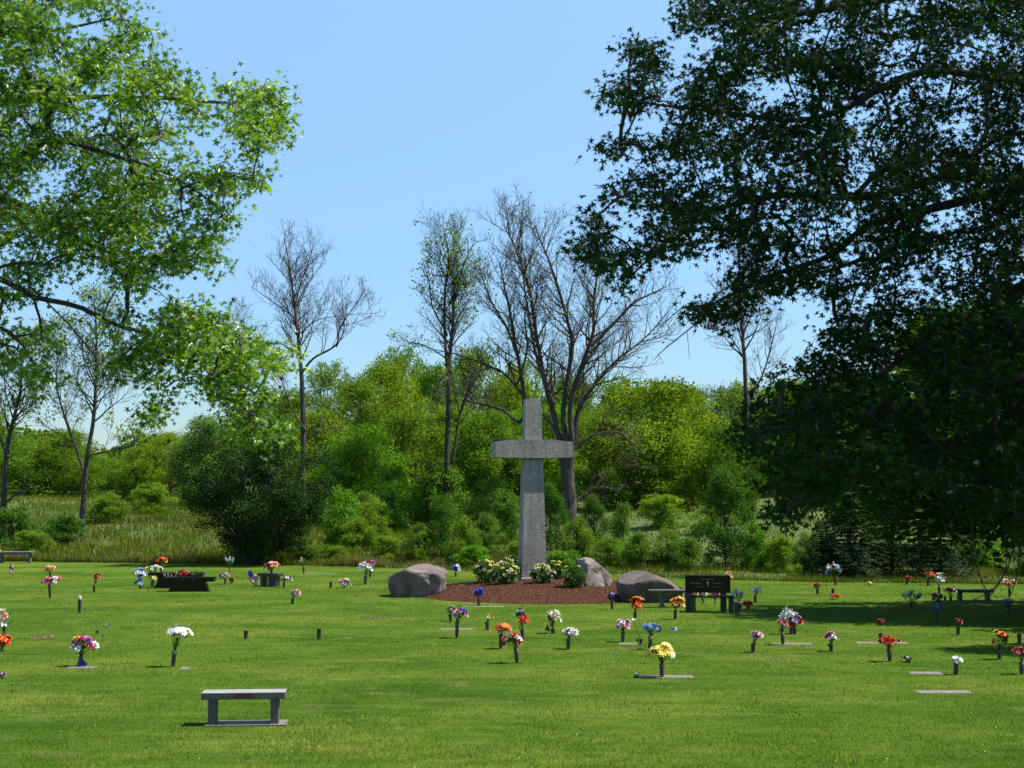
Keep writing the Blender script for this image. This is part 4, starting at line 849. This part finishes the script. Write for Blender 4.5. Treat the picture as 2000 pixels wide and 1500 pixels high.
# conifers
def conifer_mesh(seed, nlev=22, nb=11):
    r_ = np.random.default_rng(seed); mb = MB(); tb = MB(); tube(tb, [(0, 0, -.02), (0, 0, .5), (0, 0, .98)], [.02, .012, .003], 7)
    for i in range(nlev):
        z = .04+.92*i/nlev; R_ = .5*(1-z)**.8+.02
        for j in range(nb if z < .7 else nb-4):
            a = r_.uniform(0, 6.28); R2 = R_*r_.uniform(.7, 1.1); q = np.array([(0, 0, z), (math.cos(a)*R2*.55, math.sin(a)*R2*.55, z-.005), (math.cos(a)*R2, math.sin(a)*R2, z-.05*R2/.5-.02)])
            c = dens_pts(q, 8); tube(tb, c, np.linspace(.004, .001, 8), 3); m_ = 46; f = r_.random(m_)**.7; idx = (f*7).astype(int)
            sd = np.array([-math.sin(a), math.cos(a), 0]); side = r_.choice([-1, 1], m_)[:, None]; P_ = c[idx]+side*sd*(r_.random(m_)*.05*(1.15-f))[:, None]+r_.normal(size=(m_, 3))*.006
            leaves(mb, P_, r_.uniform(.03, .05, m_), side*sd+np.array([math.cos(a), math.sin(a), -.4])*.9, rdir(m_, 2), THIN)
    return mb.mesh('crown', M['dark_leaf']), tb.mesh('trunk', M['bark_dark'], True)
CV = [conifer_mesh(5), conifer_mesh(6)]
G2 = 'dark conifers at the right edge of the meadow'
for a_ in [(1655, 950, 57.5, 190, 'green', 0, 'low dark conifer with its boughs on the grass, leftmost of the group'), (1735, 880, 59, 210, 'green', 1, 'tallest dark conifer in the middle of the group under the shaded tree'),
           (1830, 930, 57, 180, 'mid', 0, 'dark conifer with lighter bough tips right of the tallest one'), (1600, 1010, 58.5, 110, 'green', 1, 'smallest dark conifer at the left foot of the group')]:
    plant('spruce_tree', 'tree', *a_, G2, CV)
# big dark bush with a narrow foot
cmB, LB = crown_mesh(51, 260, 90000, .0125, PRF['vase'], (.05, .11), 'dark_leaf', zb=.10, fill=.6)
mb = MB()
for i in range(70):
    q = LB[i, :3]; b0 = np.array([random.uniform(-.04, .04), random.uniform(-.04, .04), -.02]); tube(mb, dens_pts([b0, b0*.4+q*[.35, .35, .5], q], 8), np.linspace(.009, .002, 8), 4)
t = plant('yew_bush', 'bush', 500, 832, 69.6, 348, 'olive', 0, 'big dark green bush with a narrow foot standing at the lawn edge', None, [(cmB, mb.mesh('stem', M['bark_dark']))], ('foliage', 'stem'))
for c_ in t.children: c_.color = (.95, 1.1, .75, 1)
G3 = 'shrubs along the meadow edge'
shr = [(668, 950, 76, 100, 'bright', 1, 'tall leafy shrub touching the right side of the dark bush'), (600, 1050, 70.5, 70, 'mid', 0, 'low shrub at the right foot of the dark bush'),
 (700, 1010, 74, 80, 'lime', 0, 'lime shrub right of the dark bush'), (760, 1040, 70, 70, 'yellow', 3, 'yellowish shrub above the left boulders'), (720, 960, 84, 90, 'yellow', 0, 'bright yellow green shrub up the slope left of the cross'),
 (862, 975, 69, 90, 'deep', 2, 'upright dark green shrub halfway between the left boulders and the cross'), (820, 1020, 68, 70, 'mid', 1, 'mid green shrub right above the left boulders'), (905, 1010, 66, 70, 'lime', 0, 'lime shrub left of the cross shaft'),
 (950, 1000, 70, 70, 'mid', 1, 'mid green shrub close to the left of the cross shaft'), (925, 1060, 65, 80, 'bright', 3, 'low bright shrub behind the rose bushes'), (1075, 950, 67, 76, 'deep', 2, 'upright glossy dark shrub touching the right side of the cross shaft'),
 (990, 960, 80, 80, 'green', 0, 'green shrub on the slope just behind the cross'), (1125, 1010, 66, 70, 'lime', 0, 'lime shrub above the rose bush by the pointed rock'), (1158, 975, 68, 70, 'deep', 2, 'dark upright shrub above the pointed rock'),
 (1215, 992, 67, 70, 'green', 2, 'dark upright shrub above the left end of the brown boulder'), (1185, 1045, 64, 80, 'lime', 1, 'yellow green shrub right of the pointed rock'), (1250, 1040, 63, 80, 'mid', 0, 'mid green shrub above the brown boulder'),
 (1300, 1030, 63, 70, 'lime', 1, 'lime shrub left of the engraved black bench'), (1340, 1045, 61, 70, 'mid', 3, 'mid green shrub behind the engraved black bench'), (1412, 925, 62.5, 120, 'deep', 2, 'tall upright dark shrub behind the engraved black bench, biggest of the row'),
 (1470, 1020, 61, 80, 'bright', 0, 'bright shrub right of the tall upright one'), (1520, 1040, 60, 80, 'yellow', 3, 'yellow green shrub between the tall upright one and the conifers'), (1570, 1040, 60.5, 70, 'mid', 1, 'mid green shrub touching the conifers'),
 (1290, 960, 85, 110, 'yellow', 3, 'yellowish shrub up the slope right of the great bare tree'), (1380, 985, 80, 90, 'lime', 1, 'lime shrub up the slope behind the tall upright one'), (30, 985, 84, 100, 'deep', 3, 'dark low shrub at the foot of the leftmost trunk'),
 (130, 1000, 86, 110, 'deep', 3, 'dark low shrub at the foot of the slim left trunk'), (210, 960, 100, 90, 'lime', 0, 'pale lime shrub in the meadow right of the slim left trunk'), (300, 940, 110, 100, 'yellow', 0, 'yellow green shrub far in the left meadow'),
 (1920, 1010, 60, 130, 'bright', 1, 'bright shrub behind the far right bench'), (2010, 1040, 58, 110, 'lime', 0, 'lime shrub cut by the right picture edge'),
 (1020, 1050, 63.5, 70, 'lime', 3, 'low lime shrub hidden behind the foot of the cross'), (1100, 1070, 62.5, 80, 'bright', 3, 'low bright shrub right behind the foot of the cross'), (655, 1060, 69.5, 60, 'lime', 3, 'low lime shrub near the tall pale grass'),
 (70, 1030, 78, 80, 'lime', 3, 'low lime shrub between the two left trunks'), (960, 930, 92, 110, 'olive', 1, 'olive thicket on the slope left of the cross'), (860, 900, 96, 120, 'mid', 0, 'mid green thicket at the foot of the leafy bare trunk pair'), (770, 910, 92, 110, 'bright', 1, 'bright thicket left of the leafy bare trunk pair')]
for a_ in shr: plant('shrub', 'shrub', a_[0], a_[1]+(-4 if a_[5] == 2 else 6), a_[2], a_[3]*(1.3 if a_[5] == 2 else 1.05), *a_[4:], G3, SV, ('foliage', 'stem'))
# ---------------------------------------------------------------- bare trees
def bare(name, label, d, limbs, bark_, dens=1.0, leaf=0, lv=3, tw=.011, leaft='lime', up=.35, dj=2.0, bx=None):
    px0, py0 = limbs[0][2][0]; x0 = at(px0, py0, d)[0]; z0 = float(gz(x0, d)); base = np.array([x0, d, z0-.1])
    t = thing(name, base, label, 'tree', 'bare and half dead trees behind the meadow')
    mb = MB(); tips = []
    def sub(P_, r0, L, lvl):
        n = max(2, int(L*(2.6 if lvl == lv else 2.9)*dens)); n = min(n, 44 if lvl == lv else 18)
        for i in range(n):
            t_ = (i+random.random())/n; t_ = .22+.78*t_; k = min(int(t_*(len(P_)-1)), len(P_)-2); q = P_[k]+(P_[k+1]-P_[k])*(t_*(len(P_)-1)-k)
            T = P_[k+1]-P_[k]; T = T/(np.linalg.norm(T)+1e-9); s_ = rdir(1)[0]; s_ -= T*s_.dot(T); s_ /= np.linalg.norm(s_)+1e-9
            ang = random.uniform(.55, 1.15); dr = T*math.cos(ang)+s_*math.sin(ang); dr[2] += up*.3; dr /= np.linalg.norm(dr)
            l = (L*.42*(1.14-.82*t_)+.28)*random.uniform(.6, 1.25)
            l = min(l, 3.4 if lvl == lv else 1.9 if lvl == lv-1 else 1.1)
            m_ = {3: 6, 2: 4, 1: 3}.get(lvl, 3); pts = [q]; dd = dr.copy()
            for _ in range(m_): dd = dd+rdir(1)[0]*.18+[0, 0, up*.22]; dd /= np.linalg.norm(dd); pts.append(pts[-1]+dd*l/m_)
            pts = np.array(pts); r_ = max(tw, min(r0*(1-t_*.7)*.45, .10 if lvl == lv else .04)); tube(mb, pts, np.linspace(r_, tw*.6, len(pts)), 4 if lvl == lv else 3)
            if lvl > 1: sub(pts, r_, l, lvl-1)
            else: tips.append(pts[-1])
    allp = []; first = True
    for r0, r1, pl in limbs:
        q = []
        ddir = random.uniform(-dj, dj) if pl is not limbs[0][2] else 0; y0 = d
        if allp:
            A_ = np.array(allp); kk = int(np.argmin(np.hypot(A_[:, 0]-pl[0][0], A_[:, 1]-pl[0][1]))); y0 = A_[kk, 2]; pl = [(A_[kk, 0], A_[kk, 1])]+list(pl)
        for i, (px, py) in enumerate(pl): q.append(at(px, py, y0+ddir*i/max(1, len(pl)-1))); 
        fa = dens_pts([(px, py, y0+ddir*i/max(1, len(pl)-1)) for i, (px, py) in enumerate(pl)], 30); allp += [tuple(a_) for a_ in fa]
        q = np.array(q)
        if first: q[0] = base-[0, 0, .3]
        m_ = max(6, len(q)*4); q = dens_pts(q, m_); q[1:-1] += rng.normal(size=(m_-2, 3))*r0*.05
        r0 *= .72; r1 *= .6; tube(mb, q-base, np.linspace(r0, r1, m_), 9 if r0 > .15 else 6)
        L = np.linalg.norm(np.diff(q, axis=0), axis=1).sum(); st = int(m_*(.35 if first else .2)); sub(q[st:]-base, r0*.8, L*(.65 if first else .8), lv); first = False
    link('trunk', mb.mesh('trunk', M[bark_], True), t)
    if leaf:
        tp = np.array(tips); k = rng.integers(0, len(tp), leaf); cl = mnoise
        vv = np.array([mnoise.noise(Vector((a_*.35, b_*.35, c_*.35+d))) for a_, b_, c_ in tp[k]]); k = k[vv > -.12]
        P_ = tp[k]+rng.normal(size=(len(k), 3))*.16; mb = MB(); leaves(mb, P_, rng.uniform(.10, .22, len(k)), rdir(len(k)), rdir(len(k), .8), OVAL)
        o = link('crown', mb.mesh('crown', M['wood_leaf']), t); o.color = (*TINT[leaft], 1)
    return t
bare('bare_tree', 'tall bare tree with a rounded twiggy crown left of the cross', 100, [
 (.30, .09, [(592, 900), (592, 840), (590, 760), (586, 700), (580, 640), (572, 570), (566, 520)]),
 (.10, .03, [(568, 550), (562, 500), (556, 470), (558, 450)]), (.10, .02, [(576, 595), (590, 545), (606, 500), (614, 465)]), (.08, .02, [(580, 590), (598, 560), (625, 520), (640, 490)]),
 (.16, .03, [(590, 728), (612, 700), (656, 674), (664, 640), (690, 600), (715, 565)]), (.07, .02, [(658, 676), (672, 640), (668, 590), (670, 560)]),
 (.12, .03, [(596, 840), (570, 800), (556, 760), (545, 735), (510, 680)]), (.08, .02, [(576, 620), (540, 595), (505, 570), (490, 560)]), (.07, .02, [(588, 650), (620, 625), (680, 615), (735, 612)]),
 (.10, .02, [(592, 858), (640, 838), (670, 836)])], 'bark_brown', 1.15, up=.5)
bare('bare_tree', 'faint bare tree standing left behind the tall bare one', 118, [(.10, .03, [(480, 880), (478, 800), (470, 700), (462, 620)]), (.06, .02, [(476, 760), (500, 690), (520, 640)]), (.06, .02, [(474, 760), (450, 700), (446, 640)])], 'bark_grey', 1.0, up=.6, tw=.009)
bare('half_bare_tree', 'slender twin trunk tree with sparse new leaves left of the cross top', 96, [
 (.30, .10, [(872, 950), (874, 860), (876, 770), (878, 700), (884, 640), (886, 580), (888, 555)]), (.18, .05, [(876, 760), (868, 640), (870, 560), (876, 520), (874, 480), (868, 455)]), (.12, .03, [(872, 650), (845, 600), (838, 550), (828, 520)]),
 (.12, .03, [(888, 560), (905, 520), (920, 485), (935, 470)]), (.10, .02, [(872, 700), (830, 675), (800, 668), (785, 660)]), (.18, .04, [(884, 900), (900, 800), (930, 740), (945, 710)]), (.10, .02, [(878, 590), (900, 560), (930, 545)])], 'bark_dark', 1.2, leaf=3600, leaft='pale', up=.45)
bare('bare_tree', 'great spreading half dead tree with many grey limbs behind the cross', 92, [
 (.72, .50, [(1112, 1010), (1110, 940), (1106, 890), (1104, 850)]),
 (.34, .05, [(1106, 950), (1092, 860), (1076, 790), (1070, 770), (1052, 680), (1036, 580), (1020, 520), (1000, 470), (985, 445)]), (.24, .04, [(1080, 790), (1062, 740), (1046, 690), (1030, 600), (1024, 560), (1016, 505)]),
 (.30, .05, [(1104, 850), (1100, 800), (1110, 730), (1118, 670), (1104, 610), (1080, 530), (1060, 480), (1045, 440)]), (.36, .05, [(1110, 950), (1116, 860), (1114, 790), (1134, 720), (1158, 650), (1160, 590), (1168, 520), (1166, 470)]),
 (.22, .04, [(1160, 670), (1200, 630), (1240, 590), (1280, 570), (1300, 560)]), (.28, .04, [(1112, 930), (1122, 860), (1130, 800), (1170, 740), (1210, 700), (1260, 660), (1300, 615)]), (.20, .04, [(1096, 850), (1060, 810), (1040, 790)]),
 (.26, .06, [(1024, 790), (1022, 760), (1010, 690), (998, 620), (985, 560), (975, 510)]), (.20, .04, [(1020, 770), (985, 730), (945, 712), (900, 695), (850, 682)]), (.16, .03, [(1005, 740), (985, 700), (955, 680)]), (.18, .04, [(1012, 700), (990, 640), (960, 590), (945, 550), (935, 520)]),
 (.20, .04, [(1015, 825), (980, 800), (930, 785), (905, 768), (850, 770)]), (.14, .03, [(1012, 745), (1030, 680), (1025, 620), (1035, 560), (1050, 540)]),
 (.16, .03, [(1120, 880), (1160, 850), (1210, 845), (1240, 880), (1250, 930)]), (.12, .02, [(1110, 1000), (1135, 970), (1170, 950), (1210, 960)])], 'bark_brown', 1.15, leaf=1500, up=.4, dj=2.5)
bare('bare_tree', 'slender bare tree seen beneath the dark overhanging branches', 104, [
 (.34, .06, [(1456, 1000), (1457, 900), (1458, 800), (1454, 700), (1448, 620), (1444, 540), (1442, 480)]), (.10, .02, [(1454, 700), (1420, 650), (1390, 640), (1360, 620)]), (.16, .03, [(1460, 790), (1490, 730), (1508, 670), (1518, 620)]), (.09, .02, [(1450, 640), (1470, 600), (1490, 570)]), (.08, .02, [(1458, 820), (1420, 790), (1380, 770)])], 'bark_grey', 1.15, up=.45)
bare('half_bare_tree', 'slim tree with thin new leaves standing alone in the left meadow', 90, [
 (.27, .07, [(160, 1040), (164, 960), (170, 900), (182, 820), (188, 740), (188, 660), (186, 600)]), (.16, .03, [(166, 930), (150, 880), (128, 820), (110, 750), (112, 700), (100, 640)]), (.12, .02, [(172, 890), (220, 880), (262, 870), (300, 855)]), (.10, .02, [(184, 790), (220, 760), (250, 720)]), (.10, .02, [(186, 750), (165, 700), (150, 650)]), (.10, .02, [(188, 720), (225, 670), (235, 620)])], 'bark_dark', 1.25, leaf=6500, leaft='lime', up=.4)
bare('half_bare_tree', 'leftmost slim tree with thin new leaves at the picture edge', 91, [
 (.30, .07, [(4, 1035), (8, 960), (14, 880), (26, 820), (40, 760), (42, 690)]), (.12, .03, [(12, 890), (-10, 820), (-20, 760)]), (.14, .03, [(6, 985), (40, 960), (70, 945)]), (.10, .02, [(26, 820), (10, 760), (8, 700)])], 'bark_dark', 1.2, leaf=4500, leaft='lime', up=.4)
# ---------------------------------------------------------------- grass
n = 330000; D_ = 15.5+(62-15.5)*rng.random(n)**1.75; lim = .375*D_+2.5; X_ = rng.uniform(-1, 1, n)*lim; D_ += rng.uniform(-.3, .3, n)
ok = (D_ < edge_y(X_)+.5) & (((X_-1.4)/5.15)**2+((D_-49.4)/5.45)**2 > 1)
for o in list(sc.objects):
    if o.name.startswith('grave_marker'):
        wv = o.dimensions if o.dimensions.x else None
        xs_ = [v.co.x for v in o.data.vertices]; ok &= ~((abs(X_-o.location.x) < max(xs_)-.04) & (D_ > o.location.y-.09) & (D_ < o.location.y+.15))
    if o.name.startswith('base_slab'):
        pl = o.parent.location; ok &= ~((abs(X_-pl.x-.0) < .62) & (abs(D_-pl.y) < .24))
X_, D_ = X_[ok], D_[ok]; n = len(X_)
P_ = np.stack([X_, D_, np.zeros(n)-.005], 1)
nz = np.array([mnoise.noise(Vector((a_*.9, b_*.6, 0))) for a_, b_ in zip(X_[::1], D_[::1])])
dry = (rng.random(n) < np.clip(.05+.25*(nz-.25), .02, .4))
val = np.clip(.33+.28*nz+rng.normal(size=n)*.17, 0, .82); val[dry] = rng.uniform(.8, 1, dry.sum())
hgt = rng.uniform(.020, .050, n)*(1+.4*nz)*(1+.006*(D_-16)); tp = rdir(n)*.55; tp[:, 2] = 1; tp[:, :2] *= 1.2
BL = (np.array([(-.09, 0, 0), (.09, 0, 0), (0, 1, 0)], float), np.array([[0, 1, 2]]))
nr_ = np.stack([rng.normal(size=n)*.7, -np.ones(n), rng.normal(size=n)*.4], 1)
mb = MB(); leaves(mb, P_, hgt, tp, nr_, BL, val)
tag(link('lawn_grass', mb.mesh('lawn_grass', M['lawn_blade'])), 'short mown grass of the cemetery lawn', 'grass', kind='stuff')
# little daisies and clippings in the lawn
n = 520; dd = 16.5+30*rng.random(n)**1.5; xx = rng.uniform(-1, 1, n)*(.36*dd); kk = np.array([mnoise.noise(Vector((a_*.5, b_*.5, 9))) for a_, b_ in zip(xx, dd)]) > -.02
xx, dd = xx[kk], dd[kk]; n = len(xx); mb = MB(); P_ = np.stack([xx, dd, rng.uniform(.03, .06, n)], 1)
ok = ((xx-1.4)/5.15)**2+((dd-49.4)/5.45)**2 > 1; leaves(mb, P_[ok], .017, rdir(ok.sum()), np.tile([0, -.4, 1.], (ok.sum(), 1)), OVAL)
tag(link('clover_flowers', mb.mesh('clover_flowers', cmat('cream'))), 'scattered tiny pale clover flowers in the lawn', 'wild flowers', kind='stuff')
# bare worn patches in the turf
for px, py, w_, lb in ((735, 1208, 60, 'brownish worn patch of turf below the left boulders'), (82, 1247, 46, 'reddish brown worn patch of turf near the left edge')):
    p = gp(px, py); s = FPX/p[1]; mb = MB(); n = 500; a_ = rng.uniform(0, 6.28, n); k = np.sqrt(rng.random(n)); C = np.stack([p[0]+np.cos(a_)*k*w_/s/2, p[1]+np.sin(a_)*k*.35, rng.uniform(.01, .035, n)], 1)
    leaves(mb, C, rng.uniform(.03, .06, n), rdir(n), rdir(n, 1.5), THIN); tag(link('worn_patch', mb.mesh('worn_patch', M['soil'])), lb, 'bare ground', kind='stuff')
# tall meadow grass
def tallgrass(n, name, label, fy, hrange, straw, wmul=1):
    x = rng.uniform(-32, 26, n); y = edge_y(x)+fy(n); x *= (y/62)
    y = np.maximum(y, edge_y(x)+.05)
    cl = np.array([mnoise.noise(Vector((a_*.45, b_*.35, 4))) for a_, b_ in zip(x, y)]); nzs = np.array([mnoise.noise(Vector((a_*.12, b_*.1, 14))) for a_, b_ in zip(x, y)])
    z = gz(x, y)-.03; h = rng.uniform(*hrange, n)*(1+.7*cl)
    xr = np.interp(x, [-6, 0, 3], [0, .12, .3]); h = h*(1-xr*1.2); st = rng.random(n) < np.clip(straw+.7*nzs+.4*cl-xr, .02, .30 if name == 'meadow_grass' else .85); v = np.clip(.28+.2*cl+rng.normal(size=n)*.14, 0, .6); v[st] = rng.uniform(.7, 1, st.sum())
    tp = rdir(n)*.35; tp[:, 2] = 1; mb = MB(); leaves(mb, np.stack([x, y, z], 1), h, tp, np.stack([rng.normal(size=n)*.8, -np.ones(n), rng.normal(size=n)*.3], 1), (np.array([(-.045*wmul, 0, 0), (.045*wmul, 0, 0), (.02, .6, .08), (0, 1, .2)], float), np.array([[0, 1, 2, 3]])), v)
    tag(link(name, mb.mesh(name, M['meadow_blade'])), label, 'grass', kind='stuff')
tallgrass(42000, 'edge_grass', 'unmown fringe of straw and green grass along the lawn edge', lambda n: rng.random(n)**1.5*5, (.12, .45), .34)
tallgrass(150000, 'meadow_grass', 'tall rough grass covering the rising meadow', lambda n: 4+rng.random(n)**1.3*75, (.18, .48), .03, 1.3)
